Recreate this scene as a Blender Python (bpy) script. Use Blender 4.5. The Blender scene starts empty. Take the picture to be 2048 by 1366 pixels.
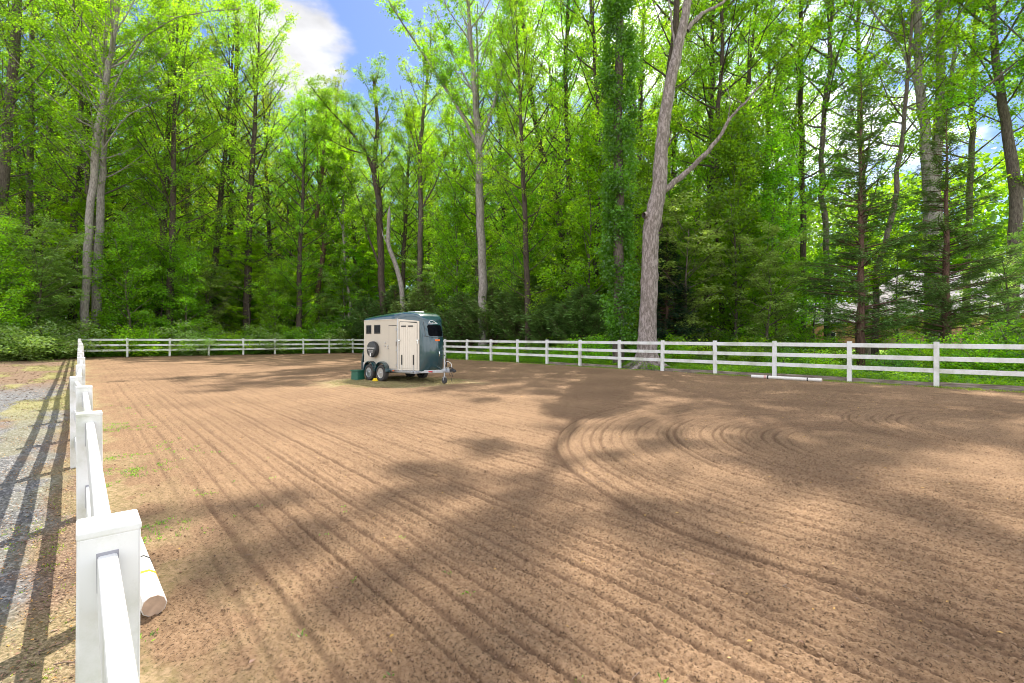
import bpy, bmesh, math, random
import numpy as np
from mathutils import Vector, Matrix

sc = bpy.context.scene
COL = sc.collection
R = math.radians
# ------------------------------------------------------------------ camera, world, sun, exposure
EYE = 1.9
F = 967.0                       # focal length in pixels of a 2048 px wide frame
cam_d = bpy.data.cameras.new('camera'); cam = bpy.data.objects.new('camera', cam_d); COL.objects.link(cam)
cam.location = (0, 0, EYE); cam.rotation_euler = (R(90), 0, 0)
cam_d.sensor_width = 36.0; cam_d.lens = 36.0 * F / 2048.0
cam_d.clip_start = 0.05; cam_d.clip_end = 2000
sc.camera = cam

SUN_AZ, SUN_EL = R(15.0), R(57.0)      # azimuth from +Y towards +X
w = bpy.data.worlds.new('World'); sc.world = w; w.use_nodes = True
nt = w.node_tree; nt.nodes.clear()
N = nt.nodes.new; L = nt.links.new
out = N('ShaderNodeOutputWorld'); bg = N('ShaderNodeBackground'); bg.inputs['Strength'].default_value = 0.15
sky = N('ShaderNodeTexSky'); sky.sky_type = 'NISHITA'; sky.sun_disc = False
sky.sun_elevation = SUN_EL; sky.sun_rotation = SUN_AZ
sky.air_density = 1.0; sky.dust_density = 0.6; sky.ozone_density = 2.5
tc = N('ShaderNodeTexCoord')
mp = N('ShaderNodeMapping'); mp.inputs['Scale'].default_value = (1, 1, 2.2); mp.inputs['Location'].default_value = (0.35, 0.1, 0.0)
nz = N('ShaderNodeTexNoise'); nz.inputs['Scale'].default_value = 2.6; nz.inputs['Detail'].default_value = 7; nz.inputs['Roughness'].default_value = 0.55
L(tc.outputs['Generated'], mp.inputs['Vector']); L(mp.outputs[0], nz.inputs['Vector'])
# one cloud bank low over the far corner of the woods, brighter cloud added elsewhere as fill light, most of it behind the camera
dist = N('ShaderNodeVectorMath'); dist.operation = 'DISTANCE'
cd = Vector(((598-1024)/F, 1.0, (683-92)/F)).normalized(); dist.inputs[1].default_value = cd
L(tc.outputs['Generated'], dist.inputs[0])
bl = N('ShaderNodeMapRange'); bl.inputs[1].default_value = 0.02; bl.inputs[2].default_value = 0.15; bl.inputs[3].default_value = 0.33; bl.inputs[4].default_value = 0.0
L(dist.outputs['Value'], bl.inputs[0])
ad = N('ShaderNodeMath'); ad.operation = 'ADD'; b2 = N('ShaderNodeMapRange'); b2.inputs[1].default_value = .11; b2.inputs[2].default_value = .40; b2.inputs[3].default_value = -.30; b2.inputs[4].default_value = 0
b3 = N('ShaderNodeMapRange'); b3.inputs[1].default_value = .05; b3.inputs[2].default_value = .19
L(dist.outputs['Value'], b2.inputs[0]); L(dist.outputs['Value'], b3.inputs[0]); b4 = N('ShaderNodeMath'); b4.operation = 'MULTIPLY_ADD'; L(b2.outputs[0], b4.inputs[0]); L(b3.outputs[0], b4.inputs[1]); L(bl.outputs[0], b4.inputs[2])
sp = N('ShaderNodeSeparateXYZ'); L(tc.outputs['Generated'], sp.inputs[0])
bk = N('ShaderNodeMapRange'); bk.inputs[1].default_value = .25; bk.inputs[2].default_value = -.35; bk.inputs[3].default_value = 0; bk.inputs[4].default_value = .15; L(sp.outputs['Y'], bk.inputs[0])  # extra cloud cover added behind the camera, out of view, as fill light
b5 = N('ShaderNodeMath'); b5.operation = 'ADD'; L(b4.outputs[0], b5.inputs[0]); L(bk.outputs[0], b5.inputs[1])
nh = N('ShaderNodeTexNoise'); nh.inputs['Scale'].default_value = 16; nh.inputs['Detail'].default_value = 5; L(mp.outputs[0], nh.inputs['Vector'])
nq = N('ShaderNodeMath'); nq.operation = 'MULTIPLY_ADD'; nq.inputs[1].default_value = .30; nq.inputs[2].default_value = -.15; L(nh.outputs[0], nq.inputs[0])
b6 = N('ShaderNodeMath'); b6.operation = 'ADD'; L(b5.outputs[0], b6.inputs[0]); L(nq.outputs[0], b6.inputs[1])
L(nz.outputs[0], ad.inputs[0]); L(b6.outputs[0], ad.inputs[1])
cr = N('ShaderNodeMapRange'); cr.interpolation_type = 'SMOOTHSTEP'; cr.inputs[1].default_value = 0.47; cr.inputs[2].default_value = 0.69
L(ad.outputs[0], cr.inputs[0])
mx = N('ShaderNodeMix'); mx.data_type = 'RGBA'
hs = N('ShaderNodeHueSaturation'); hs.inputs['Saturation'].default_value = 1.2; hs.inputs['Value'].default_value = .58; hs.inputs['Hue'].default_value = .512; L(sky.outputs[0], hs.inputs['Color'])
L(cr.outputs[0], mx.inputs[0]); L(hs.outputs[0], mx.inputs[6]); cb = N('ShaderNodeMapRange'); cb.inputs[1].default_value = .22; cb.inputs[2].default_value = .55; cb.inputs[3].default_value = 3.1; cb.inputs[4].default_value = 7.8; L(dist.outputs['Value'], cb.inputs[0])  # cloud away from the visible bank is brightened to add fill light
n3 = N('ShaderNodeTexNoise'); n3.inputs['Scale'].default_value = 9; n3.inputs['Detail'].default_value = 6; L(mp.outputs[0], n3.inputs['Vector'])
m3 = N('ShaderNodeMapRange'); m3.inputs[1].default_value = .35; m3.inputs[2].default_value = .65; m3.inputs[3].default_value = .78; m3.inputs[4].default_value = 1.12; L(n3.outputs[0], m3.inputs[0])
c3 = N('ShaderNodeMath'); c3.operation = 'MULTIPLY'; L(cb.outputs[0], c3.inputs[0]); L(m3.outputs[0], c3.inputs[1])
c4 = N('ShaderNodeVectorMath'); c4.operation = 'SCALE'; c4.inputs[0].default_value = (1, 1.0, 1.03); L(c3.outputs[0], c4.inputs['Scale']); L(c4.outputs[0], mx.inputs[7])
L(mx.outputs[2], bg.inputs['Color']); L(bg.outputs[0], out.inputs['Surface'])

sd = bpy.data.lights.new('sun', 'SUN'); sun = bpy.data.objects.new('sun', sd); COL.objects.link(sun)
sd.energy = 4.5; sd.angle = R(0.53); sd.color = (1.0, 0.94, 0.84)
sdir = Vector((math.sin(SUN_AZ)*math.cos(SUN_EL), math.cos(SUN_AZ)*math.cos(SUN_EL), math.sin(SUN_EL)))
sun.rotation_euler = (-sdir).to_track_quat('-Z', 'Y').to_euler(); sun.location = (0, 0, 60)
sc.view_settings.view_transform = 'Standard'; sc.view_settings.look = 'None'
sc.view_settings.exposure = 1.18; sc.view_settings.gamma = 1.0
cy = sc.cycles
cy.use_denoising = True; cy.filter_width = 1.0
cy.max_bounces = 12; cy.diffuse_bounces = 9; cy.glossy_bounces = 3; cy.transmission_bounces = 9; cy.transparent_max_bounces = 6
cy.caustics_reflective = False; cy.caustics_refractive = False; cy.sample_clamp_indirect = 6.0

# ------------------------------------------------------------------ numpy helpers
def rng(s): return np.random.default_rng(s)
def _h(ix, iy, s):
    n = (ix*374761393 + iy*668265263 + s*1442695041) & 0x7fffffff
    n = ((n ^ (n >> 13))*1274126177) & 0x7fffffff
    return ((n ^ (n >> 16)) & 0xffff)/65535.0
def vnoise(x, y, s=0):
    ix = np.floor(x).astype(np.int64); iy = np.floor(y).astype(np.int64)
    fx = x-ix; fy = y-iy; fx = fx*fx*(3-2*fx); fy = fy*fy*(3-2*fy)
    a = _h(ix, iy, s); b = _h(ix+1, iy, s); c = _h(ix, iy+1, s); d = _h(ix+1, iy+1, s)
    return a+(b-a)*fx+(c-a)*fy+(a-b-c+d)*fx*fy
def fbm(x, y, o=4, s=0):
    t = 0; a = 0.5; n = 0
    for i in range(o):
        t = t+a*vnoise(x*2**i+i*17.3, y*2**i-i*9.1, s+i); n += a; a *= .5
    return t/n
def smooth(a, b, x):
    t = np.clip((x-a)/(b-a), 0, 1); return t*t*(3-2*t)

# arena axes: u runs along the side fences away from the camera, v runs across
TH = R(41.9); UX, UY = -math.sin(TH), math.cos(TH); VX, VY = math.cos(TH), math.sin(TH)
def uv(x, y): return x*UX+y*UY, x*VX+y*VY
def xy(u, v): return u*UX+v*VX, u*UY+v*VY
def ground(x, y):
    u, v = uv(np.asarray(x, float), np.asarray(y, float))
    uc = np.clip(u, -12, 46); vc = np.clip(v, -12, 20.5)
    z = .0167*uc+.024*vc-.0005*uc*vc
    z = z+np.clip(v-20.5, 0, 80)*.013+np.clip(u-46, 0, 80)*.008
    return z
def G(x, y): return float(ground(x, y))
def px(x, y, Z): return Vector(((x-1024)/F*Z, Z, EYE+(683-y)/F*Z))

def add_mesh(name, V, Fc, mats, parent=None, smooth_=False, attrs=None, mi=None):
    V = np.asarray(V, np.float32); Fc = np.asarray(Fc, np.int32)
    me = bpy.data.meshes.new(name); n, k = Fc.shape
    me.vertices.add(len(V)); me.vertices.foreach_set('co', V.ravel())
    me.loops.add(n*k); me.loops.foreach_set('vertex_index', Fc.ravel())
    me.polygons.add(n); me.polygons.foreach_set('loop_start', np.arange(0, n*k, k, dtype=np.int32))
    if mi is not None: me.polygons.foreach_set('material_index', np.asarray(mi, np.int32))
    for a, (dom, val) in (attrs or {}).items():
        at = me.attributes.new(a, 'FLOAT', dom); at.data.foreach_set('value', np.asarray(val, np.float32))
    me.update(calc_edges=True)
    me.polygons.foreach_set('use_smooth', np.full(n, bool(smooth_)))
    for m in (mats if isinstance(mats, (list, tuple)) else [mats]): me.materials.append(m)
    o = bpy.data.objects.new(name, me); COL.objects.link(o)
    if parent is not None: o.parent = parent
    return o

class MB:
    """collects shapes; build() links them as one mesh object"""
    def __init__(s): s.bm = bmesh.new()
    def box(s, c, d, rot=None, bev=0.0, seg=2):
        r = bmesh.ops.create_cube(s.bm, size=1.0); vs = r['verts']
        M = Matrix.Translation(c) @ (rot.to_4x4() if rot is not None else Matrix.Identity(4)) @ Matrix.Diagonal((d[0], d[1], d[2], 1))
        bmesh.ops.transform(s.bm, matrix=M, verts=vs)
        if bev > 0:
            es = list({e for v in vs for e in v.link_edges})
            bmesh.ops.bevel(s.bm, geom=es, offset=bev, segments=seg, affect='EDGES', profile=0.5)
        return s
    def ring_loft(s, rings, cap=True, closed=False):
        bm = s.bm; rv = [[bm.verts.new(p) for p in r] for r in rings]; n = len(rv[0])
        m = len(rv)
        for i in range(m if closed else m-1):
            a, b = rv[i], rv[(i+1) % m]
            for j in range(n):
                bm.faces.new((a[j], a[(j+1) % n], b[(j+1) % n], b[j]))
        if cap and not closed:
            bm.faces.new(list(reversed(rv[0]))); bm.faces.new(rv[-1])
        return s
    def tube(s, pts, r, n=8, cap=True):
        pts = [Vector(p) for p in pts]; rs = r if isinstance(r, (list, tuple)) else [r]*len(pts)
        rings = []; ref = None
        for i, p in enumerate(pts):
            t = (pts[min(i+1, len(pts)-1)]-pts[max(i-1, 0)]).normalized()
            if ref is None: ref = Vector((0, 0, 1)) if abs(t.z) < .9 else Vector((1, 0, 0))
            a = (ref-t*ref.dot(t)).normalized(); b = t.cross(a); ref = a
            rings.append([p+(a*math.cos(2*math.pi*k/n)+b*math.sin(2*math.pi*k/n))*rs[i] for k in range(n)])
        return s.ring_loft(rings, cap)
    def lathe(s, prof, c, axis='Y', n=28, closed=False):
        """prof: list of (radius, offset along axis)"""
        rings = []
        for r, h in prof:
            ring = []
            for k in range(n):
                a = 2*math.pi*k/n; x, y = math.cos(a)*r, math.sin(a)*r
                ring.append(Vector(c)+(Vector((x, h, y)) if axis == 'Y' else Vector((h, x, y)) if axis == 'X' else Vector((x, y, h))))
            rings.append(ring)
        return s.ring_loft(rings, cap=not closed, closed=closed)
    def prism(s, poly, a, b, axis='Y'):
        """poly in the plane normal to axis, from a to b"""
        def P(p, h): return Vector((p[0], h, p[1])) if axis == 'Y' else Vector((h, p[0], p[1])) if axis == 'X' else Vector((p[0], p[1], h))
        return s.ring_loft([[P(p, a) for p in poly], [P(p, b) for p in poly]])
    def build(s, name, mat, parent=None, smooth_=False, bev=0):
        bmesh.ops.recalc_face_normals(s.bm, faces=s.bm.faces)
        if bev: bmesh.ops.bevel(s.bm, geom=[e for e in s.bm.edges if len(e.link_faces) == 2 and e.calc_face_angle() > .6], offset=bev, segments=2, affect='EDGES', profile=.5)
        me = bpy.data.meshes.new(name); s.bm.to_mesh(me); s.bm.free()
        for m in (mat if isinstance(mat, (list, tuple)) else [mat]): me.materials.append(m)
        if smooth_:
            me.polygons.foreach_set('use_smooth', np.ones(len(me.polygons), bool)); me.set_sharp_from_angle(angle=R(35))
        o = bpy.data.objects.new(name, me); COL.objects.link(o)
        if parent is not None: o.parent = parent
        return o
def tag(o, label=None, cat=None, group=None, kind=None):
    if label: o['label'] = label
    if cat: o['category'] = cat
    if group: o['group'] = group
    if kind: o['kind'] = kind
    return o
def thing(name, label, cat, loc=(0, 0, 0), rz=0, group=None):
    o = bpy.data.objects.new(name, None); COL.objects.link(o); o.location = loc; o.rotation_euler = (0, 0, rz)
    o.empty_display_size = .3
    return tag(o, label, cat, group)

# ------------------------------------------------------------------ materials
def newmat(name):
    m = bpy.data.materials.new(name); m.use_nodes = True; t = m.node_tree
    p = t.nodes['Principled BSDF']; return m, t, p
def plain(name, col, rough=.5, metal=0, var=.12, scale=8, bump=0.0, spec=.5, coat=0, bscale=60):
    m, t, p = newmat(name)
    co = t.nodes.new('ShaderNodeTexCoord')
    n = t.nodes.new('ShaderNodeTexNoise'); n.inputs['Scale'].default_value = scale; n.inputs['Detail'].default_value = 6
    t.links.new(co.outputs['Object'], n.inputs['Vector'])
    r = t.nodes.new('ShaderNodeMix'); r.data_type = 'RGBA'
    r.inputs[6].default_value = tuple(c*(1-var) for c in col)+(1,); r.inputs[7].default_value = tuple(min(1, c*(1+var)) for c in col)+(1,)
    t.links.new(n.outputs[0], r.inputs[0]); t.links.new(r.outputs[2], p.inputs['Base Color'])
    p.inputs['Roughness'].default_value = rough; p.inputs['Metallic'].default_value = metal
    p.inputs['Specular IOR Level'].default_value = spec; p.inputs['Coat Weight'].default_value = coat
    p.inputs['Coat Roughness'].default_value = .05
    if bump:
        n2 = t.nodes.new('ShaderNodeTexNoise'); n2.inputs['Scale'].default_value = bscale; n2.inputs['Detail'].default_value = 5
        t.links.new(co.outputs['Object'], n2.inputs['Vector'])
        b = t.nodes.new('ShaderNodeBump'); b.inputs['Strength'].default_value = bump; b.inputs['Distance'].default_value = .01
        t.links.new(n2.outputs[0], b.inputs['Height']); t.links.new(b.outputs[0], p.inputs['Normal'])
    return m

def vinyl_mat():
    m, t, p = newmat('white_vinyl')
    co = t.nodes.new('ShaderNodeNewGeometry')
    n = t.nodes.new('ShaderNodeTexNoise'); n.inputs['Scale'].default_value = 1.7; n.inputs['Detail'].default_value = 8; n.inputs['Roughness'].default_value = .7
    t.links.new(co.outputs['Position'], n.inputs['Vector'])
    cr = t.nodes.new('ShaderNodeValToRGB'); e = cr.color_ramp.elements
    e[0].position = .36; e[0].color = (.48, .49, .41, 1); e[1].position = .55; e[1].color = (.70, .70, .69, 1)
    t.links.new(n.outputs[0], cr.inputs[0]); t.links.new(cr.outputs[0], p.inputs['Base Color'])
    p.inputs['Roughness'].default_value = .38
    return m

def leaf_mat(name, col, trans, tw=.5, rough=.45, var=.5, gloss=.06):
    m = bpy.data.materials.new(name); m.use_nodes = True; t = m.node_tree; t.nodes.clear()
    n = t.nodes.new; l = t.links.new
    o = n('ShaderNodeOutputMaterial'); at = n('ShaderNodeAttribute'); at.attribute_name = 'tint'
    oi = n('ShaderNodeObjectInfo')
    hs = n('ShaderNodeHueSaturation'); hs2 = n('ShaderNodeHueSaturation')
    hs.inputs['Color'].default_value = col+(1,); hs2.inputs['Color'].default_value = trans+(1,)
    mr = n('ShaderNodeMapRange'); mr.inputs[3].default_value = 1-var; mr.inputs[4].default_value = 1+var
    l(at.outputs['Fac'], mr.inputs[0])
    ob = n('ShaderNodeMapRange'); ob.inputs[3].default_value = .80; ob.inputs[4].default_value = 1.18; wn = n('ShaderNodeTexWhiteNoise'); wn.noise_dimensions = '1D'; l(oi.outputs['Random'], wn.inputs['W']); l(wn.outputs['Value'], ob.inputs[0]); mu = n('ShaderNodeMath'); mu.operation = 'MULTIPLY'; l(mr.outputs[0], mu.inputs[0]); l(ob.outputs[0], mu.inputs[1])
    mh = n('ShaderNodeMapRange'); mh.inputs[3].default_value = .485; mh.inputs[4].default_value = .512
    l(oi.outputs['Random'], mh.inputs[0])
    for h in (hs, hs2): l(mu.outputs[0], h.inputs['Value']); l(mh.outputs[0], h.inputs['Hue'])
    d = n('ShaderNodeBsdfDiffuse'); tr = n('ShaderNodeBsdfTranslucent'); g = n('ShaderNodeBsdfGlossy'); g.inputs['Roughness'].default_value = rough
    g.inputs['Color'].default_value = (.9, .95, 1, 1)
    l(hs.outputs[0], d.inputs[0]); l(hs2.outputs[0], tr.inputs[0])
    a = n('ShaderNodeMixShader'); a.inputs[0].default_value = tw; l(d.outputs[0], a.inputs[1]); l(tr.outputs[0], a.inputs[2])
    b = n('ShaderNodeMixShader'); b.inputs[0].default_value = gloss*.6; l(a.outputs[0], b.inputs[1]); l(g.outputs[0], b.inputs[2])
    l(b.outputs[0], o.inputs['Surface'])
    return m

def bark_mat(name, c1, c2, c3=None, scale=1.0, patch=.55, bump=.6):
    m, t, p = newmat(name); n = t.nodes.new; l = t.links.new
    co = n('ShaderNodeTexCoord'); mp = n('ShaderNodeMapping'); mp.inputs['Scale'].default_value = (9*scale, 9*scale, 1.6*scale)
    l(co.outputs['Object'], mp.inputs[0])
    a = n('ShaderNodeTexNoise'); a.inputs['Scale'].default_value = 2.2; a.inputs['Detail'].default_value = 9; a.inputs['Roughness'].default_value = .68; a.inputs['Distortion'].default_value = .6
    l(mp.outputs[0], a.inputs['Vector'])
    cr = n('ShaderNodeValToRGB'); e = cr.color_ramp.elements
    e[0].position = .36; e[0].color = c1+(1,); e[1].position = .62; e[1].color = c2+(1,)
    l(a.outputs[0], cr.inputs[0]); last = cr.outputs[0]
    if c3 is not None:
        mp2 = n('ShaderNodeMapping'); mp2.inputs['Scale'].default_value = (5.0, 5.0, 1.6); l(co.outputs['Object'], mp2.inputs[0])
        b = n('ShaderNodeTexNoise'); b.inputs['Scale'].default_value = 2.0; b.inputs['Detail'].default_value = 8; b.inputs['Roughness'].default_value = .75; l(mp2.outputs[0], b.inputs['Vector'])
        r2 = n('ShaderNodeMapRange'); r2.inputs[1].default_value = patch-.03; r2.inputs[2].default_value = patch+.03; l(b.outputs[0], r2.inputs[0])
        mx = n('ShaderNodeMix'); mx.data_type = 'RGBA'; l(r2.outputs[0], mx.inputs[0]); l(last, mx.inputs[6]); mx.inputs[7].default_value = c3+(1,); last = mx.outputs[2]
    l(last, p.inputs['Base Color']); p.inputs['Roughness'].default_value = .9; p.inputs['Specular IOR Level'].default_value = .2
    bu = n('ShaderNodeBump'); bu.inputs['Strength'].default_value = bump; bu.inputs['Distance'].default_value = .05
    l(a.outputs[0], bu.inputs['Height']); l(bu.outputs[0], p.inputs['Normal'])
    return m

M = {}
M['vinyl'] = vinyl_mat()
M['gap'] = plain('slot_gap', (.30, .30, .33), .8)
M['leaf'] = leaf_mat('leaf', (.11, .225, .012), (.40, .72, .010), tw=.6, var=.6)
M['leaf_pale'] = leaf_mat('leaf_pale', (.23, .34, .08), (.46, .68, .09), gloss=.12)
M['leaf_deep'] = leaf_mat('leaf_deep', (.085, .20, .014), (.30, .64, .010), gloss=.09)
M['leaf_olive'] = leaf_mat('leaf_olive', (.12, .18, .02), (.40, .56, .02))
M['leaf_lit'] = leaf_mat('leaf_lit', (.18, .34, .014), (.50, .84, .012), tw=.58, var=.6)  # brighter copy of leaf; light on the understorey is painted into its colour
M['straw'] = leaf_mat('straw', (.30, .26, .11), (.3, .28, .1), tw=.35)
M['needle'] = leaf_mat('needle', (.13, .23, .06), (.24, .40, .06), tw=.25, gloss=.05)
M['needle_dark'] = leaf_mat('needle_dark', (.030, .075, .035), (.04, .09, .03), tw=.2, gloss=.04)
M['ivy'] = leaf_mat('ivy', (.085, .23, .02), (.24, .56, .02), gloss=.07, rough=.35)
M['bark'] = bark_mat('bark', (.055, .043, .035), (.19, .155, .13))
M['bark_dark'] = bark_mat('bark_dark', (.03, .024, .02), (.12, .09, .07))
M['bark_grey'] = bark_mat('bark_grey', (.13, .11, .10), (.40, .36, .33))
M['bark_dead'] = bark_mat('bark_dead', (.11, .09, .078), (.27, .225, .20), (.36, .305, .285), scale=1.7, patch=.52, bump=1.0)
M['bark_red'] = bark_mat('bark_red', (.07, .04, .03), (.20, .12, .09))

# ------------------------------------------------------------------ ground surfaces
def soil_mat():
    m, t, p = newmat('tilled_soil'); n = t.nodes.new; l = t.links.new
    g = n('ShaderNodeNewGeometry')
    a = n('ShaderNodeTexNoise'); a.inputs['Scale'].default_value = 38; a.inputs['Detail'].default_value = 8; a.inputs['Roughness'].default_value = .72
    b = n('ShaderNodeTexNoise'); b.inputs['Scale'].default_value = .45; b.inputs['Detail'].default_value = 5
    for q in (a, b): l(g.outputs['Position'], q.inputs['Vector'])
    cr = n('ShaderNodeValToRGB'); e = cr.color_ramp.elements
    e[0].position = .30; e[0].color = (.13, .076, .042, 1); e[1].position = .66; e[1].color = (.40, .268, .168, 1)
    k = cr.color_ramp.elements.new(.48); k.color = (.295, .190, .114, 1)
    l(a.outputs[0], cr.inputs[0])
    mv = n('ShaderNodeMapRange'); mv.inputs[1].default_value = .3; mv.inputs[2].default_value = .7; mv.inputs[3].default_value = .63; mv.inputs[4].default_value = .88
    l(b.outputs[0], mv.inputs[0])
    s1 = n('ShaderNodeTexNoise'); s1.inputs['Scale'].default_value = 62; s1.inputs['Detail'].default_value = 3; s1.inputs['Roughness'].default_value = .6; l(g.outputs['Position'], s1.inputs['Vector'])
    s2 = n('ShaderNodeMapRange'); s2.inputs[1].default_value = .37; s2.inputs[2].default_value = .44; s2.inputs[3].default_value = .32; s2.inputs[4].default_value = 1.0; l(s1.outputs[0], s2.inputs[0])
    s3 = n('ShaderNodeMath'); s3.operation = 'MULTIPLY'; l(mv.outputs[0], s3.inputs[0]); l(s2.outputs[0], s3.inputs[1])
    h = n('ShaderNodeHueSaturation'); h.inputs['Saturation'].default_value = 1.04; l(cr.outputs[0], h.inputs['Color']); l(s3.outputs[0], h.inputs['Value'])
    # damp soil turned up in the furrows and round clods
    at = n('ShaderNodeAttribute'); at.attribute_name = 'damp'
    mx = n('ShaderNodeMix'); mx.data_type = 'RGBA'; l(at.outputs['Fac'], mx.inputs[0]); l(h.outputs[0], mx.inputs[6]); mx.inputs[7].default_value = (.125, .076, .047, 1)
    gr = n('ShaderNodeAttribute'); gr.attribute_name = 'grass'
    gn = n('ShaderNodeTexNoise'); gn.inputs['Scale'].default_value = 25; gn.inputs['Detail'].default_value = 6; l(g.outputs['Position'], gn.inputs['Vector'])
    gc = n('ShaderNodeValToRGB'); e = gc.color_ramp.elements; e[0].position = .4; e[0].color = (.15, .145, .055, 1); e[1].position = .62; e[1].color = (.38, .29, .17, 1); l(gn.outputs[0], gc.inputs[0])
    mg = n('ShaderNodeMix'); mg.data_type = 'RGBA'; l(gr.outputs['Fac'], mg.inputs[0]); l(mx.outputs[2], mg.inputs[6]); l(gc.outputs[0], mg.inputs[7])
    l(mg.outputs[2], p.inputs['Base Color']); p.inputs['Roughness'].default_value = .95; p.inputs['Specular IOR Level'].default_value = .12
    bu = n('ShaderNodeBump'); bu.inputs['Strength'].default_value = .7; bu.inputs['Distance'].default_value = .02
    l(a.outputs[0], bu.inputs['Height']); l(bu.outputs[0], p.inputs['Normal'])
    return m
def verge_mat():
    m, t, p = newmat('gravel_verge'); n = t.nodes.new; l = t.links.new
    g = n('ShaderNodeNewGeometry')
    vo = n('ShaderNodeTexVoronoi'); vo.inputs['Scale'].default_value = 42; l(g.outputs['Position'], vo.inputs['Vector'])
    sx = n('ShaderNodeSeparateColor'); l(vo.outputs['Color'], sx.inputs[0])
    cr = n('ShaderNodeValToRGB'); e = cr.color_ramp.elements
    e[0].position = 0; e[0].color = (.085, .085, .088, 1); e[1].position = 1; e[1].color = (.26, .255, .25, 1)
    k = cr.color_ramp.elements.new(.5); k.color = (.105, .103, .10, 1)
    l(sx.outputs[0], cr.inputs[0])
    a = n('ShaderNodeTexNoise'); a.inputs['Scale'].default_value = 45; a.inputs['Detail'].default_value = 8; a.inputs['Roughness'].default_value = .75; l(g.outputs['Position'], a.inputs['Vector'])
    li = n('ShaderNodeValToRGB'); e = li.color_ramp.elements
    e[0].position = .38; e[0].color = (.055, .035, .022, 1); e[1].position = .64; e[1].color = (.34, .25, .165, 1)
    k = li.color_ramp.elements.new(.5); k.color = (.165, .105, .066, 1)
    l(a.outputs[0], li.inputs[0])
    lt = n('ShaderNodeAttribute'); lt.attribute_name = 'litter'; gr = n('ShaderNodeAttribute'); gr.attribute_name = 'grass'
    m1 = n('ShaderNodeMix'); m1.data_type = 'RGBA'; l(lt.outputs['Fac'], m1.inputs[0]); l(cr.outputs[0], m1.inputs[6]); l(li.outputs[0], m1.inputs[7])
    gc = n('ShaderNodeValToRGB'); e = gc.color_ramp.elements; e[0].position = .38; e[0].color = (.13, .15, .035, 1); e[1].position = .62; e[1].color = (.36, .30, .14, 1); l(a.outputs[0], gc.inputs[0])
    m2 = n('ShaderNodeMix'); m2.data_type = 'RGBA'; l(gr.outputs['Fac'], m2.inputs[0]); l(m1.outputs[2], m2.inputs[6]); l(gc.outputs[0], m2.inputs[7])
    l(m2.outputs[2], p.inputs['Base Color']); p.inputs['Roughness'].default_value = .9; p.inputs['Specular IOR Level'].default_value = .2
    bu = n('ShaderNodeBump'); bu.inputs['Strength'].default_value = .8; bu.inputs['Distance'].default_value = .015; bu.invert = True
    l(vo.outputs['Distance'], bu.inputs['Height']); l(bu.outputs[0], p.inputs['Normal'])
    return m
def floor_mat():
    m, t, p = newmat('woodland_floor'); n = t.nodes.new; l = t.links.new
    g = n('ShaderNodeNewGeometry')
    a = n('ShaderNodeTexNoise'); a.inputs['Scale'].default_value = 14; a.inputs['Detail'].default_value = 9; a.inputs['Roughness'].default_value = .75
    b = n('ShaderNodeTexNoise'); b.inputs['Scale'].default_value = .5; b.inputs['Detail'].default_value = 6; b.inputs['Roughness'].default_value = .7
    for q in (a, b): l(g.outputs['Position'], q.inputs['Vector'])
    li = n('ShaderNodeValToRGB'); e = li.color_ramp.elements
    e[0].position = .34; e[0].color = (.05, .032, .02, 1); e[1].position = .68; e[1].color = (.30, .20, .13, 1); l(a.outputs[0], li.inputs[0])
    gc = n('ShaderNodeValToRGB'); e = gc.color_ramp.elements; e[0].position = .35; e[0].color = (.03, .075, .015, 1); e[1].position = .66; e[1].color = (.13, .22, .04, 1); l(a.outputs[0], gc.inputs[0])
    at = n('ShaderNodeAttribute'); at.attribute_name = 'lawn'
    mr = n('ShaderNodeMapRange'); mr.inputs[1].default_value = .44; mr.inputs[2].default_value = .56; l(b.outputs[0], mr.inputs[0])
    mm = n('ShaderNodeMath'); mm.operation = 'MAXIMUM'; l(mr.outputs[0], mm.inputs[0]); l(at.outputs['Fac'], mm.inputs[1])
    m1 = n('ShaderNodeMix'); m1.data_type = 'RGBA'; l(mm.outputs[0], m1.inputs[0]); l(li.outputs[0], m1.inputs[6]); l(gc.outputs[0], m1.inputs[7])
    lw = n('ShaderNodeMix'); lw.data_type = 'RGBA'; l(at.outputs['Fac'], lw.inputs[0]); l(m1.outputs[2], lw.inputs[6]); lw.inputs[7].default_value = (.22, .36, .05, 1)
    l(lw.outputs[2], p.inputs['Base Color']); p.inputs['Roughness'].default_value = .95; p.inputs['Specular IOR Level'].default_value = .1
    bu = n('ShaderNodeBump'); bu.inputs['Strength'].default_value = .8; bu.inputs['Distance'].default_value = .06
    l(a.outputs[0], bu.inputs['Height']); l(bu.outputs[0], p.inputs['Normal'])
    return m
M['soil'] = soil_mat(); M['verge'] = verge_mat(); M['floor'] = floor_mat()

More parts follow.
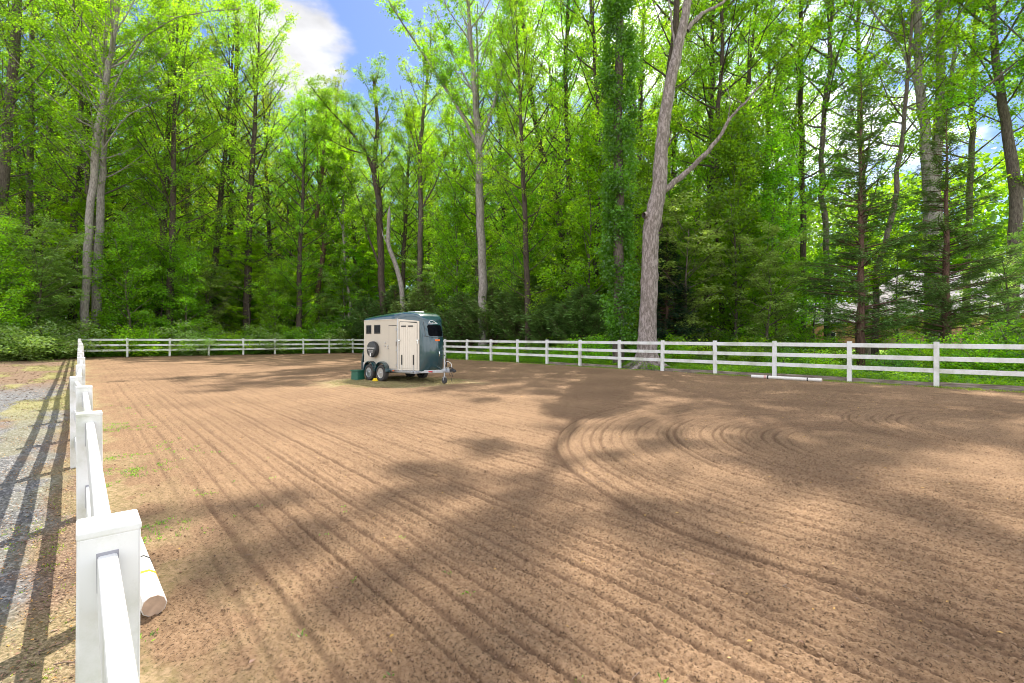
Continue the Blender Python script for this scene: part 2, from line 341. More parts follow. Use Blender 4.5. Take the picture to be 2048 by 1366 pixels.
TR = Vector((-4.9, 18.0))      # outer face of the trailer's front wheel on the ground
def furrow(u, v):
    """height of the harrow marks"""
    wob = (fbm(u*.18+5, v*.18, 3, 31)-.5)*1.4
    d1 = np.where(u < 1.5, np.abs(v-9.5), np.hypot(u-1.5, v-9.5))
    d2 = np.where(u < .3, np.abs(v-12.6), np.hypot(u-.3, v-12.6))
    ring2 = d2 < 2.7; ring1 = (~ring2) & (d1 < 5.4)
    q = np.where(ring2, d2*1.0, np.where(ring1, d1+.3*wob, v+wob*.08))
    f = 0
    for per, wd, amp, sd_ in ((.19, .024, .92, 8), (.075, .012, .45, 12)):
        ci = np.floor(q/per).astype(np.int64)
        for dk in (-1, 0, 1):
            c = ci+dk; cen = (c+.5+.55*(_h(c, c*0+3, sd_)-.5))*per+.02*(vnoise(u*.9, c*1.7, sd_+2)-.5)
            dep = amp*(.38+.62*_h(c, c*0+5, sd_))*(.45+.8*vnoise(u*.45+c*3.1, c*1.0, sd_+1)); dd = q-cen
            f = f-dep*np.exp(-(dd/wd)**2)+.38*dep*np.exp(-((np.abs(dd)-wd*2.1)/(wd*1.1))**2)
    edge = np.exp(-((d1-5.4)/.07)**2)*(u > -3)+np.exp(-((d2-2.7)/.06)**2)*(v > 9)
    f = f*np.where(ring2, smooth(.3, 2.2, d2), np.where(ring1, smooth(.4, 2.2, d1), 1.0))
    f = f-edge*.5
    # a line of tyre treads inside the big turn
    dt = np.where(u < 1.5, v-9.5, np.hypot(u-1.5, v-9.5)*np.where(v < 9.5, -1, 1))
    ang = np.where(u < 1.5, u, 1.5+np.arctan2(u-1.5, np.abs(v-9.5))*3.1)
    band = np.exp(-((np.abs(dt+3.1))/.13)**4)*(v < 9.8)*(u < 4.6)*(u > -2.5)
    f = f*(1-.7*band)+band*(np.sin(2*math.pi*(ang+np.abs(dt+3.1)*.8)/.15)*.34)
    return f, q
def make_ground():
    # the broad sheet of woodland floor
    n = 260; g = np.linspace(-1, 1, n); s = np.sign(g)*(np.abs(g)**1.9)*420
    X, Y = np.meshgrid(s, s+20); Xf, Yf = X.ravel(), Y.ravel()
    z = ground(Xf, Yf); u, v = uv(Xf, Yf)
    inside = (u > -14) & (u < 46) & (v > -9) & (v < 20.2)
    z = z+np.where(inside, -.16, (fbm(Xf*.3, Yf*.3, 3, 4)-.5)*.16-.02)
    lawn = smooth(25, 29, v+0*u)*(1-smooth(14, 20, u))*(Xf > 17)
    i = np.arange(n*n).reshape(n, n); Fc = np.stack([i[:-1, :-1], i[:-1, 1:], i[1:, 1:], i[1:, :-1]], -1).reshape(-1, 4)
    o = add_mesh('ground', np.stack([Xf, Yf, z], 1), Fc, M['floor'], smooth_=True, attrs={'lawn': ('POINT', lawn)})
    tag(o, kind='structure', label='leafy woodland floor and lawn around the arena')
    # fine sheets near the camera foot
    na, nr = 1150, 1050
    th = np.linspace(R(-80), R(80), na); rr = 1.25*(66/1.25)**np.linspace(0, 1, nr)
    Tm, Rm = np.meshgrid(th, rr); x = (np.sin(Tm)*Rm).ravel(); y = (np.cos(Tm)*Rm).ravel()
    u, v = uv(x, y); z = ground(x, y)
    i = np.arange(na*nr).reshape(nr, na); Fc = np.stack([i[:-1, :-1], i[:-1, 1:], i[1:, 1:], i[1:, :-1]], -1).reshape(-1, 4)
    rad = Rm.ravel()
    edge_l = .02+.12*(fbm(u*1.3, v*0+3, 3, 9)-.5); 
    def sub(mask, zz, attrs, name, mat, label):
        fm = mask[Fc].all(1); f2 = Fc[fm]; used = np.unique(f2); rm = -np.ones(len(mask), np.int64); rm[used] = np.arange(len(used))
        o = add_mesh(name, np.stack([x[used], y[used], zz[used]], 1), rm[f2], mat, smooth_=True, attrs={k: ('POINT', a[used]) for k, a in attrs.items()})
        return tag(o, label=label, kind='structure')
    # arena soil
    f, q = furrow(u, v)
    side = smooth(.15, 1.3, v)*smooth(.1, 1.0, 19.6-v)*smooth(.2, 1.5, 44.8-u)
    lump = fbm(x/.085, y/.085, 3, 21); lump2 = vnoise(x/.034, y/.034, 22); lump3 = vnoise(x/.017, y/.017, 23)
    cl = np.clip(lump-.62, 0, 1)*.045+np.clip(lump2-.60, 0, 1)*.040+np.clip(lump3-.5, 0, 1)*.024
    pit = np.clip(.36-lump, 0, 1)*.07+np.clip(.26-lump2, 0, 1)*.05
    calm = .55+.45*side
    fade = 1-.5*smooth(15, 40, rad)
    tp_u, tp_v = uv(TR.x+.9, TR.y+.3)
    dtr = np.hypot((x-(TR.x+.7))*.95, (y-(TR.y-.15))*1.35)
    grass = (1-smooth(1.7, 3.0, dtr+(fbm(x*1.1, y*1.1, 3, 40)-.5)*2.0))*smooth(.35, .6, fbm(x*4, y*4, 4, 41)+.14)
    grass = np.maximum(grass, .8*smooth(.55, .72, fbm(u*2.2, v*3.5, 4, 42)+.25*np.exp(-np.abs(v-.1)/.4)-.0)*np.exp(-np.clip(v-.1, 0, 9)/.45))
    grass = np.maximum(grass, smooth(.40, .6, fbm(u*1.7, v*3, 4, 44))*np.exp(-np.clip(19.75-v, 0, 9)/.38)*.8)
    grass = np.clip(grass, 0, 1)
    zz = z+f*.031*side*fade*(1+.65*np.exp(-((v-9.5)/5.)**2)*(u > -6))*(1-.85*grass)+(cl-pit)*calm+(fbm(x*1.1, y*1.1, 3, 50)-.5)*.035
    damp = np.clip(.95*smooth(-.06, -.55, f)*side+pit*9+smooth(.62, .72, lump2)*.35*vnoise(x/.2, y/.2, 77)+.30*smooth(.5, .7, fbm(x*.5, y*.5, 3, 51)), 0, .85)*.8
    sub((v > edge_l) & (v < 19.86) & (u < 45.2) & (u > -13), zz, {'damp': damp, 'grass': grass}, 'arena_soil', M['soil'], 'harrowed brown soil of the riding arena')
    # verge and gravel drive on the left
    gv = fbm(u*.25, v*.9, 4, 60); near = 1-smooth(20, 26, u+2*(gv-.5))
    grav = smooth(-.10, -.45, v+.6*(fbm(u*1.2, v*2.5, 4, 61)-.5))*smooth(2.2, 3.4, u+1.2*fbm(u*2, v*2, 3, 67))*near*smooth(.22, .40, fbm(u*.9, v*1.7, 4, 63)+.06)
    litter = 1-grav
    gm = smooth(.55, .66, fbm(u*.55, v*1.2, 5, 62)+.10*np.exp(-((v+.9)/.5)**2)-.06*(1-smooth(12, 22, u)))*.85
    gm = np.maximum(gm, .7*smooth(.5, .65, fbm(u*2.1, v*2.1, 4, 65)+.08)*np.exp(-((v+.35)/.3)**2)*.6)
    peb = np.clip(vnoise(x/.03, y/.03, 64)-.4, 0, 1)*.022+np.clip(vnoise(x/.055, y/.055, 66)-.6, 0, 1)*.03
    zv = z+.012+peb*(.3+.7*grav)+(fbm(x*.9, y*.9, 3, 52)-.5)*.06+np.clip(-v-9, 0, 9)*.02
    sub((v <= edge_l+.10) & (v > -24) & (u < 54) & (Tm.ravel() < 0), zv, {'litter': litter, 'grass': np.clip(gm*(.35+.65*smooth(13, 18, u)), 0, 1)}, 'gravel_drive', M['verge'], 'grey gravel drive and leaf-strewn verge beside the left fence')
make_ground()

# ------------------------------------------------------------------ fences
PH, PW = 1.40, .127
RAILS = (1.265, .875, .50)
def make_fence(name, label, pts, yaw, extra=None, slots=False, hs=None, skip=()):
    root = thing(name, label, 'fence', (pts[0][0], pts[0][1], G(*pts[0])))
    o = Vector(root.location); rz = Matrix.Rotation(yaw, 3, 'Z')
    tops = []
    rnd = random.Random(len(pts)*7+3)
    for i, p in enumerate(pts):
        b = Vector((p[0], p[1], G(*p)))-o; hh = PH+(hs[i] if hs and i < len(hs) else 0)
        tl = Matrix.Rotation(R(rnd.uniform(-.7, .7)), 3, 'X') @ Matrix.Rotation(R(rnd.uniform(-.7, .7)), 3, 'Y') @ rz
        tops.append(b+Vector((0, 0, hh-PH)))
        if i in skip: continue
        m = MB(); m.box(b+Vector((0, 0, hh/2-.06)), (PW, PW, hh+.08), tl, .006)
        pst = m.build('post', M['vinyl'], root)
        m = MB(); m.box(b+Vector((0, 0, hh/2-.06))+tl @ Vector((0, 0, hh/2+.046)), (PW+.003, PW+.003, .024), tl, .007, 3)
        m.build('cap', M['vinyl'], pst)
    for i in range(len(pts)-1):
        a, c = tops[i], tops[i+1]; d = (c-a).normalized(); A, C = a+d*(PW/2-.02), c-d*(PW/2-.02)
        for k, hz in enumerate(RAILS):
            p, q = A+Vector((0, 0, hz+rnd.uniform(-.006, .006))), C+Vector((0, 0, hz+rnd.uniform(-.006, .006)))
            dd = q-p; X = dd.normalized(); Y = Vector((0, 0, 1)).cross(X).normalized(); Zz = X.cross(Y)
            rot = Matrix((X, Y, Zz)).transposed()
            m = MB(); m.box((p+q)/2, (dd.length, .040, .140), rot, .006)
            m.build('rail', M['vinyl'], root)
            if slots and i < 4:
                for e, sgn in ((a, 1), (c, -1)):
                    m = MB(); m.box(e+X*sgn*(PW/2+.0008)+Vector((0, 0, hz)), (.003, .0445, .1445), rot, .001, 1); m.build('rail_slot', M['gap'], root)
    return root
# posts of the left fence (slightly out of line, as they stand)
offs = [0, 0, 0, .0, -.105, .03, .06, .05, .04, .05, .06, .06, .05, .05, .04, .04, .03, .02, .02, .02, .02]
us = [1.67-2.44]+[1.67+2.44*i for i in range(18)]
vs = [.05]+[.056, .056, .052, -.02, .03, .05, .05, .05, .06, .07, .07, .06, .06, .05, .05, .05, .05, .05]
lp = [xy(u_, v_) for u_, v_ in zip(us, vs)]
lp[-1] = xy(45.1, .05)
make_fence('rail_fence', 'white three-rail fence running away from the camera on the left beside the gravel drive', lp, TH, slots=True, hs=[0, 0, -.02, -.06, -.13, -.10, -.07, -.05])
bv = [.05+.0]+[45.1*k for k in (.0592, .1158, .1728, .2277, .2823, .3354, .3876, .4382)]
bp = [xy(45.1, v_) for v_ in bv]
make_fence('rail_fence', 'white three-rail fence across the far end of the arena', bp, TH, skip=(0,))
rx = [1873, 1699, 1549, 1430, 1325, 1239, 1160, 1094, 1035, 982, 934, 890]
VR = 19.85
ru = []
for X_ in rx:
    r_ = (X_-1024)/F; ru.append(VR*(.7443-.6678*r_)/(.6678+.7443*r_))
rp = [xy(-2.6, VR), xy(-.05, VR)]+[xy(u_, VR) for u_ in ru]+[xy(31.9, VR-.02), xy(34.5, VR-.04), xy(37.1, VR-.05), xy(39.8, VR-.06), xy(42.4, VR-.07), bp[-1]]
SKR = len(rp)-1
make_fence('rail_fence', 'white three-rail fence along the right of the arena in front of the pale dead tree', rp, TH, skip=(SKR,))

# ------------------------------------------------------------------ edging boards and jump poles
def wood_mat():
    m, t, p = newmat('weathered_wood'); n = t.nodes.new; l = t.links.new
    co = n('ShaderNodeTexCoord'); mp = n('ShaderNodeMapping'); mp.inputs['Scale'].default_value = (1.5, 30, 30); l(co.outputs['Object'], mp.inputs[0])
    a = n('ShaderNodeTexNoise'); a.inputs['Scale'].default_value = 2; a.inputs['Detail'].default_value = 8; l(mp.outputs[0], a.inputs['Vector'])
    cr = n('ShaderNodeValToRGB'); e = cr.color_ramp.elements; e[0].position = .35; e[0].color = (.10, .075, .055, 1); e[1].position = .65; e[1].color = (.34, .28, .23, 1)
    l(a.outputs[0], cr.inputs[0]); l(cr.outputs[0], p.inputs['Base Color']); p.inputs['Roughness'].default_value = .9
    b = n('ShaderNodeBump'); b.inputs['Strength'].default_value = .6; b.inputs['Distance'].default_value = .008; l(a.outputs[0], b.inputs['Height']); l(b.outputs[0], p.inputs['Normal'])
    return m
M['wood'] = wood_mat()
M['pole'] = plain('pole_paint', (.66, .64, .60), .55, var=.2, scale=14, bump=.5, bscale=30)
M['black'] = plain('black_plastic', (.012, .012, .014), .5)
M['yellow'] = plain('yellow_tape', (.75, .42, .02), .5)
M['pink'] = plain('faded_pink', (.62, .36, .33), .6)
M['endwood'] = plain('pole_end', (.42, .30, .21), .85, var=.45, scale=22)
rnd = random.Random(5)
eu = sorted([-2.6, -.05]+ru[:6]+ru[6:8])
for i in range(len(eu)-1):
    a = Vector(xy(eu[i], VR+.035+.0)); b = Vector(xy(eu[i+1], VR+.035)); 
    if i == 6: continue
    A = Vector((a.x, a.y, G(*a)+.055+rnd.uniform(-.02, .015))); B = Vector((b.x, b.y, G(*b)+.055+rnd.uniform(-.02, .015))); d = B-A
    off = Vector((VX, VY, 0))*(.105)
    m = MB(); m.box((0, 0, 0), (d.length-.03, .09, .17), None, .01)
    o = m.build('edging_board', M['wood']); o.location = (A+B)/2+off
    o.rotation_euler = (rnd.uniform(-.04, .04), -math.asin(d.z/d.length), math.atan2(d.y, d.x))
    tag(o, 'weathered grey timber board edging the arena along the foot of the right fence', 'board', 'edging boards under the right fence')

def jump_pole(p, q, r, label, bands):
    """a faceted white wooden pole with wrapped bands; bands: (position from the near end, width, material)"""
    p, q = Vector(p), Vector(q); Ln = (q-p).length
    root = thing('jump_pole', label, 'pole', p); X = (q-p).normalized(); Y = Vector((0, 0, 1)).cross(X).normalized(); Zz = X.cross(Y)
    root.rotation_euler = Matrix((X, Y, Zz)).transposed().to_euler()
    m = MB(); m.lathe([(r*.55, -.001), (r*.93, 0), (r, .006), (r, Ln-.006), (r*.93, Ln)], (0, 0, 0), 'X', 10 if r > .07 else 14)
    m.build('shaft', M['pole'], root, smooth_=True)
    m = MB(); m.lathe([(r*.90, -.004), (r*.90, .0)], (0, 0, 0), 'X', 10); m.build('end_face', M['endwood'], root)
    for s_, w_, mt in bands:
        m = MB(); m.lathe([(r+.0035, s_), (r+.0035, s_+w_)], (0, 0, 0), 'X', 10 if r > .07 else 14); m.build('band', mt, root, smooth_=True)
def gp(u, v, h=0): x, y = xy(u, v); return Vector((x, y, G(x, y)+h))
jump_pole(gp(3.98, .375, .07), gp(5.3, .345, .07), .074, 'chalky white jump pole with orange band lying at the foot of the nearest post', [(.42, .03, M['yellow']), (.74, .016, M['black'])])
a_, b_ = px(1503, 754, 18.45), px(1644, 761.5, 16.75)
for q_ in (a_, b_): q_.z = G(q_.x, q_.y)+.06
jump_pole(b_, a_, .062, 'slim white jump pole with black bands lying in front of the right fence', [(.42, .035, M['black']), (1.72, .05, M['black']), (1.79, .09, M['pink'])])

# ------------------------------------------------------------------ trees
def tube_np(paths, seed=0, rough=.0):
    """paths: list of (pts (m,3), radii (m,), sides) -> V, F quads"""
    Vs, Fs = [], []; off = 0; g = rng(seed)
    for pts, rad, n in paths:
        pts = np.asarray(pts, float); m = len(pts)
        t = np.gradient(pts, axis=0); t /= np.linalg.norm(t, axis=1)[:, None]+1e-9
        ref = np.where(np.abs(t[:, 2:3]) > .85, np.array([[1., 0, 0]]), np.array([[0, 0, 1.]]))
        if np.any(np.abs(t[:, 2]) > .85) : ref[:] = ref[0] if np.abs(t[0, 2]) > .85 else np.array([.3, .9, .1])
        a = np.cross(t, ref); a /= np.linalg.norm(a, axis=1)[:, None]+1e-9; b = np.cross(t, a)
        ang = np.linspace(0, 2*np.pi, n, endpoint=False)
        rr = np.asarray(rad, float)[:, None]*np.ones(n)
        if rough > 0 and n > 6:
            rr = rr*(1+rough*(np.sin(ang*5+g.uniform(0, 6))*.5+g.normal(0, .45, (m, n))*.6))
        P = pts[:, None, :]+rr[..., None]*(a[:, None, :]*np.cos(ang)[None, :, None]+b[:, None, :]*np.sin(ang)[None, :, None])
        idx = np.arange(m*n).reshape(m, n)+off; nx = np.roll(idx, -1, 1)
        Vs.append(P.reshape(-1, 3)); Fs.append(np.stack([idx[:-1], nx[:-1], nx[1:], idx[1:]], -1).reshape(-1, 4)); off += m*n
    return np.concatenate(Vs), np.concatenate(Fs)
def leafquads(pos, d, nrm, ln, wd, fold=.15):
    """kite leaves: pos base (N,3), d direction, nrm approx normal"""
    d = d/(np.linalg.norm(d, axis=1)[:, None]+1e-9)
    s = np.cross(d, nrm); s /= np.linalg.norm(s, axis=1)[:, None]+1e-9; up = np.cross(s, d)
    ln = np.asarray(ln)[:, None]; wd = np.asarray(wd)[:, None]
    mid = pos+d*ln*.42
    P = np.stack([pos, mid+s*wd*.5+up*ln*fold, pos+d*ln, mid-s*wd*.5+up*ln*fold], 1)
    N_ = len(pos); return P.reshape(-1, 3), np.arange(N_*4).reshape(N_, 4)
def scatter_leaves(cent, crad, total, size, g, flat=.7, aspect=.85, upb=.75, droop=.25):
    """clusters of leaves round the centres"""
    K = len(cent); c = g.integers(0, K, total)
    off = g.normal(0, 1, (total, 3)); off /= np.linalg.norm(off, axis=1)[:, None]; off *= (g.uniform(0, 1, total)**.45)[:, None]
    crad = np.asarray(crad)*np.ones(K)
    pos = cent[c]+off*crad[c][:, None]*np.array([1, 1, flat])
    az = g.uniform(0, 2*np.pi, total)
    d = np.stack([np.cos(az), np.sin(az), g.normal(-droop, .35, total)], 1)
    nr = g.normal(0, 1, (total, 3))*(1-upb); nr[:, 2] += upb
    ln = size*g.uniform(.6, 1.3, total)
    V, Fc = leafquads(pos, d, nr, ln, ln*aspect)
    tint = np.clip(.5+(g.uniform(-.5, .5, K)[c])*.7+g.normal(0, .16, total), 0, 1)
    return V, Fc, tint
def bez(p0, d0, Ln, curve, k, g, wob=.06):
    """a limb path: starts along d0 and bends by 'curve' (vector) along its length"""
    t = np.linspace(0, 1, k)[:, None]
    w_ = np.cumsum(g.normal(0, wob, (k, 3)), 0)*Ln/k; w_[0] = 0
    return p0+d0*t*Ln+np.asarray(curve)*Ln*t**2+w_
def interp(path, q):
    path = np.asarray(path); s = np.concatenate([[0], np.cumsum(np.linalg.norm(np.diff(path, axis=0), axis=1))]); s /= s[-1]
    return np.stack([np.interp(q, s, path[:, i]) for i in range(3)], -1)
def grow(trunk, trad, g, c0=.35, limbs=26, L0=4.5, el=(35, 60), shape='oval', sub=4, clus=.55, leaves=20000, size=.17, curve=.35, extra=(), flat=.7, upb=.6, aspect=.85, top=True, bias=None, minrad=.012, dead_low=0, cl_from=.12):
    """trunk: (m,3) path local; returns trunk mesh arrays and crown arrays"""
    trunk = np.asarray(trunk, float); trad = np.asarray(trad, float)
    q = np.linspace(0, 1, max(14, len(trunk)*3)); T = interp(trunk, q)
    s = np.concatenate([[0], np.cumsum(np.linalg.norm(np.diff(trunk, axis=0), axis=1))]); s /= s[-1]
    Rr = np.interp(q, s, trad); H = trunk[-1, 2]-trunk[0, 2]
    T[1:-1] += g.normal(0, .012*H/10, (len(T)-2, 3))*np.array([1, 1, 0])
    paths = [(T, Rr, 12)]; cents = []; crs = []
    def limb(p, d, Ln, r, cv, k=7, weight=1.0):
        pth = bez(p, d, Ln, cv, k, g); rad = np.linspace(r, max(minrad, r*.15), k)
        paths.append((pth, rad, 6)); fr = cl_from
        nc = max(3, int(Ln*1.5)); tt = g.uniform(fr, 1, nc)
        cents.append(interp(pth, tt)+g.normal(0, .18, (nc, 3))); crs.append(np.full(nc, clus))
        for _ in range(sub):
            t0 = g.uniform(.25, .95); b = interp(pth, np.array([t0]))[0]
            dd = d+g.normal(0, .65, 3); dd[2] = abs(dd[2])*.6+.1; dd /= np.linalg.norm(dd); l2 = Ln*g.uniform(.25, .5)*(1.2-t0*.5)
            p2 = bez(b, dd, l2, np.array([0, 0, .15]), 4, g); paths.append((p2, np.linspace(max(minrad, r*.4*(1-t0*.6)), minrad*.7, 4), 4))
            n2 = max(2, int(l2*2.2)); cents.append(interp(p2, g.uniform(.3, 1, n2))+g.normal(0, .15, (n2, 3))); crs.append(np.full(n2, clus*.9))
    az = g.uniform(0, 6.28)
    for i in range(limbs):
        f = (i+.5+g.uniform(-.4, .4))/limbs; h = c0+(1-c0)*f*.97; az += 2.4+g.uniform(-.5, .5)
        sh = {'oval': .45+.75*math.sin(math.pi*min(1, f*.85+.12)), 'cone': 1.08-f*.95, 'vase': .5+.7*f-.5*max(0, f-.75)*2, 'flat': .7+.4*g.random()}[shape]
        Ln = L0*sh*g.uniform(.7, 1.2); e_ = R(el[0]+(el[1]-el[0])*f+g.uniform(-9, 9))
        d = np.array([math.cos(az)*math.cos(e_), math.sin(az)*math.cos(e_), math.sin(e_)])
        if bias is not None: d = d+np.asarray(bias)*.6; d /= np.linalg.norm(d)
        p = interp(T, np.array([h]))[0]; r = float(np.interp(h, q, Rr))
        limb(p, d, Ln, min(r*.5, .02+Ln*.010), np.array([0, 0, curve*g.uniform(.4, 1.2)]))
    for path, r0, r1 in extra:            # limbs traced as they stand
        pth = interp(np.asarray(path, float), np.linspace(0, 1, 12)); paths.append((pth, np.linspace(r0, r1, 12), 8))
        Ln = np.linalg.norm(np.diff(pth, axis=0), axis=1).sum(); n3 = int(Ln*3)
        for _ in range(n3):
            t0 = g.uniform(.25, 1); b = interp(pth, np.array([t0]))[0]; dd = g.normal(0, 1, 3); dd[2] = abs(dd[2])*.7; dd /= np.linalg.norm(dd)
            l2 = g.uniform(.7, 1.9); p2 = bez(b, dd, l2, np.array([0, 0, .1]), 4, g); paths.append((p2, np.linspace(.025, .008, 4), 4))
            cents.append(interp(p2, g.uniform(.2, 1, 3))); crs.append(np.full(3, clus))
    if top:
        cents.append(T[-3:]+g.normal(0, .3, (3, 3))); crs.append(np.full(3, clus))
    cents = np.concatenate(cents); crs = np.concatenate(crs)
    crs = crs*g.uniform(.6, 1.25, len(crs))
    return tube_np(paths, int(g.integers(1e6)), .05), scatter_leaves(cents, crs, leaves, size, g, flat, aspect, upb)
def conifer(H, rad, g, c0=.08, whorls=26, per=5, sprays=9000, droop=.25, uptip=.12, ln=.30, thin=0.0, trunk_r=.14, lean=(0, 0), dens=1.0):
    T = np.stack([np.linspace(0, lean[0], 14)+g.normal(0, .02, 14), np.linspace(0, lean[1], 14)+g.normal(0, .02, 14), np.linspace(0, H, 14)], 1)
    paths = [(T, np.linspace(trunk_r, .015, 14), 8)]; P, D = [], []
    for i in range(whorls):
        f = i/(whorls-1); h = c0+(1-c0)*f*.98
        for k in range(per):
            a = g.uniform(0, 6.283); Ln = (rad*(1-f)**.8+.12)*g.uniform(.55, 1.2)
            if g.random() < thin*(1-f): Ln *= .5
            d = np.array([math.cos(a), math.sin(a), .25-droop*(1-f)]); p = interp(T, np.array([min(1, h+g.uniform(-.012, .012))]))[0]
            pth = bez(p, d, Ln, np.array([0, 0, -droop*.5+uptip]), 6, g, .05); paths.append((pth, np.linspace(.012+Ln*.009, .005, 6), 4))
            m = max(3, int(Ln*7)); tt = g.uniform(.22, 1, m)**.8
            b = interp(pth, tt); da = np.tile(d, (m, 1)); P.append(b); D.append(da)
            for _ in range(int(Ln*2.2)):      # side sprays
                t0 = g.uniform(.25, .9); b0 = interp(pth, np.array([t0]))[0]; sg = g.choice([-1, 1]); a2 = a+sg*g.uniform(.5, 1.0)
                d2 = np.array([math.cos(a2), math.sin(a2), -droop*.8]); l2 = Ln*.38*(1.15-t0)
                p2 = bez(b0, d2, l2, np.array([0, 0, -droop*.4+uptip]), 4, g, .03); m2 = max(3, int(l2*10)); P.append(interp(p2, g.uniform(.1, 1, m2))); D.append(np.tile(d2, (m2, 1)))
                paths.append((p2, np.linspace(.008, .003, 4), 3))
    P = np.concatenate(P); D = np.concatenate(D); K = len(P); c = g.integers(0, K, sprays)
    base = P[c]+g.normal(0, .07, (sprays, 3)); aa = g.normal(0, .55, sprays); dx = D[c]
    ca, sa = np.cos(aa), np.sin(aa); d = np.stack([dx[:, 0]*ca-dx[:, 1]*sa, dx[:, 0]*sa+dx[:, 1]*ca, dx[:, 2]*.6+g.normal(-.12, .22, sprays)], 1)
    nr = g.normal(0, .35, (sprays, 3)); nr[:, 2] += 1
    l_ = ln*g.uniform(.5, 1.25, sprays); V, Fc = leafquads(base, d, nr, l_, l_*.26, .04)
    tint = np.clip(.5+g.uniform(-.35, .35, K)[c]+g.normal(0, .15, sprays), 0, 1)
    return tube_np(paths, 1), (V, Fc, tint)
def put_tree(name, label, cat, loc, tm, cm, bark, leaf, group=None, rz=0, crown='crown'):
    t = thing(name, label, cat, loc, rz, group)
    add_mesh('trunk', tm[0], tm[1], bark, t, True)
    if cm is not None: add_mesh(crown, cm[0], cm[1], leaf, t, False, {'tint': ('FACE', cm[2])})
    return t
def copy_tree(src, loc, rz, sc_, label=None):
    c = src.copy(); COL.objects.link(c); c.location = loc; c.rotation_euler = (0, 0, rz); c.scale = sc_
    if label: c['label'] = label
    for ch in src.children:
        d = ch.copy(); COL.objects.link(d); d.parent = c
    return c

def hero(name, label, Z, pts, rads, H=None, seed=0, bark='bark', leaf='leaf', group=None, extra=(), **kw):
    """pts: outline points of the trunk measured at depth Z; base put on the ground; the path runs on up to height H"""
    g = rng(seed); P = [px(p[0], p[1], Z) for p in pts]
    base = Vector((P[0].x, Z, G(P[0].x, Z))); loc = base
    path = [Vector((0, 0, -.15))]+[p-base for p in P[1:]]
    rr = list(rads)
    if H and path[-1].z < H:
        d = (path[-1]-path[-2]).normalized()*.5+Vector((0, 0, .6)); n = 3; last = path[-1]; h0 = last.z; r0 = rr[-1]
        for i in range(1, n+1):
            z = h0+(H-h0)*i/n; k = (z-h0)/d.z; last = Vector((path[len(pts)-1].x+d.x*k*.5, path[len(pts)-1].y+g.uniform(-.4, .4), z)); path.append(last); rr.append(r0*(1-i/n)+.02)
    # flare at the root
    path.insert(1, Vector((path[1].x*.02, 0, .25))); path.insert(2, path[1]+(path[2]-path[1])*min(.5, 1.0/max(1, path[2].z)))
    rr = [rr[0]*1.4, rr[0]*1.15, rr[0]]+rr[1:]
    ex = []
    for q, r0, r1 in extra:
        ex.append(([tuple(px(a[0], a[1], Z+(a[2] if len(a) > 2 else 0))-base) for a in q], r0, r1))
    arr = np.array([tuple(p) for p in path])
    # gentle depth wander so that trunks are not planar
    arr[:, 1] += np.sin(np.linspace(0, 3, len(arr))+seed)*.25*np.linspace(0, 1, len(arr))
    tm, cm = grow(arr, rr, g, extra=ex, **kw)
    return put_tree(name, label, 'tree', loc, tm, cm, M[bark], M[leaf], group)
tall = dict(H=33, limbs=34, L0=4.6, leaves=16900, size=.14, el=(20, 62))
hero('tall_tree', 'tall grey-trunked tree with flared roots at the far left edge beyond the gravel', 38, [(-27, 716), (-8, 560), (5, 400), (13, 250), (28, 100), (36, 0)], [.42, .36, .33, .32, .31, .28], seed=1, c0=.30, **tall)
hero('tall_tree', 'slim grey tree standing in the undergrowth left of the twin trunks', 44, [(57, 700), (57, 500), (61, 300), (66, 100), (70, -20)], [.29, .27, .24, .2, .17], seed=2, c0=.35, **{**tall, 'H': 34})
hero('tall_tree', 'left trunk of the leaning pale pair behind the corner of the left and far fences', 37.6, [(165, 706), (171, 600), (176, 512), (184, 410), (194, 307), (205, 225), (225, 110), (240, 20)], [.29, .275, .27, .25, .25, .22, .18, .14], seed=3, bark='bark_grey', c0=.42, **tall,
     extra=[([(215, 205), (245, 140), (285, 75), (350, 35), (420, 22, -2), (485, 18, -3)], .075, .02), ([(208, 265), (235, 200), (300, 140), (345, 100, 2)], .05, .015), ([(205, 300), (250, 232), (320, 200), (375, 168), (450, 128, -2)], .05, .015)])
hero('tall_tree', 'right trunk of the leaning pale pair behind the corner of the left and far fences', 38.8, [(190, 708), (194, 615), (199, 512), (203, 410), (209, 307), (212, 200), (210, 80)], [.34, .33, .30, .25, .2, .17, .14], seed=4, bark='bark_grey', c0=.42, **{**tall, 'H': 32})
hero('dark_tree', 'dark thin-barked tree just behind and left of the leaning pale pair', 44, [(142, 700), (145, 560), (150, 430), (166, 300), (186, 130), (192, 10)], [.3, .28, .27, .24, .2, .16], seed=5, bark='bark_dark', c0=.4, **tall)
hero('tall_tree', 'slender straight tree rising over the bright understorey left of the cloud', 52, [(372, 700), (373, 540), (374, 380), (370, 180), (378, 50)], [.26, .24, .21, .18, .12], H=35, seed=6, c0=.4, limbs=30, L0=5, leaves=16900, size=.14, leaf='leaf_olive')
hero('dark_tree', 'dark straight trunk standing above the far fence between the pale pair and the trailer', 54, [(462, 700), (460, 570), (460, 370), (470, 200), (474, 60)], [.38, .36, .32, .24, .18], H=37, seed=7, bark='bark_dark', c0=.42, limbs=30, L0=5.2, leaves=16900, size=.14, leaf='leaf_olive')
hero('crooked_tree', 'crooked reddish-stemmed tree with a kink halfway up, left of the horse trailer', 51, [(637, 700), (633, 600), (650, 490), (634, 440), (641, 380), (650, 290), (655, 230)], [.27, .26, .24, .2, .17, .14, .1], H=24, seed=8, bark='bark_red', c0=.35, limbs=24, L0=3.6, leaves=19500, size=.14)
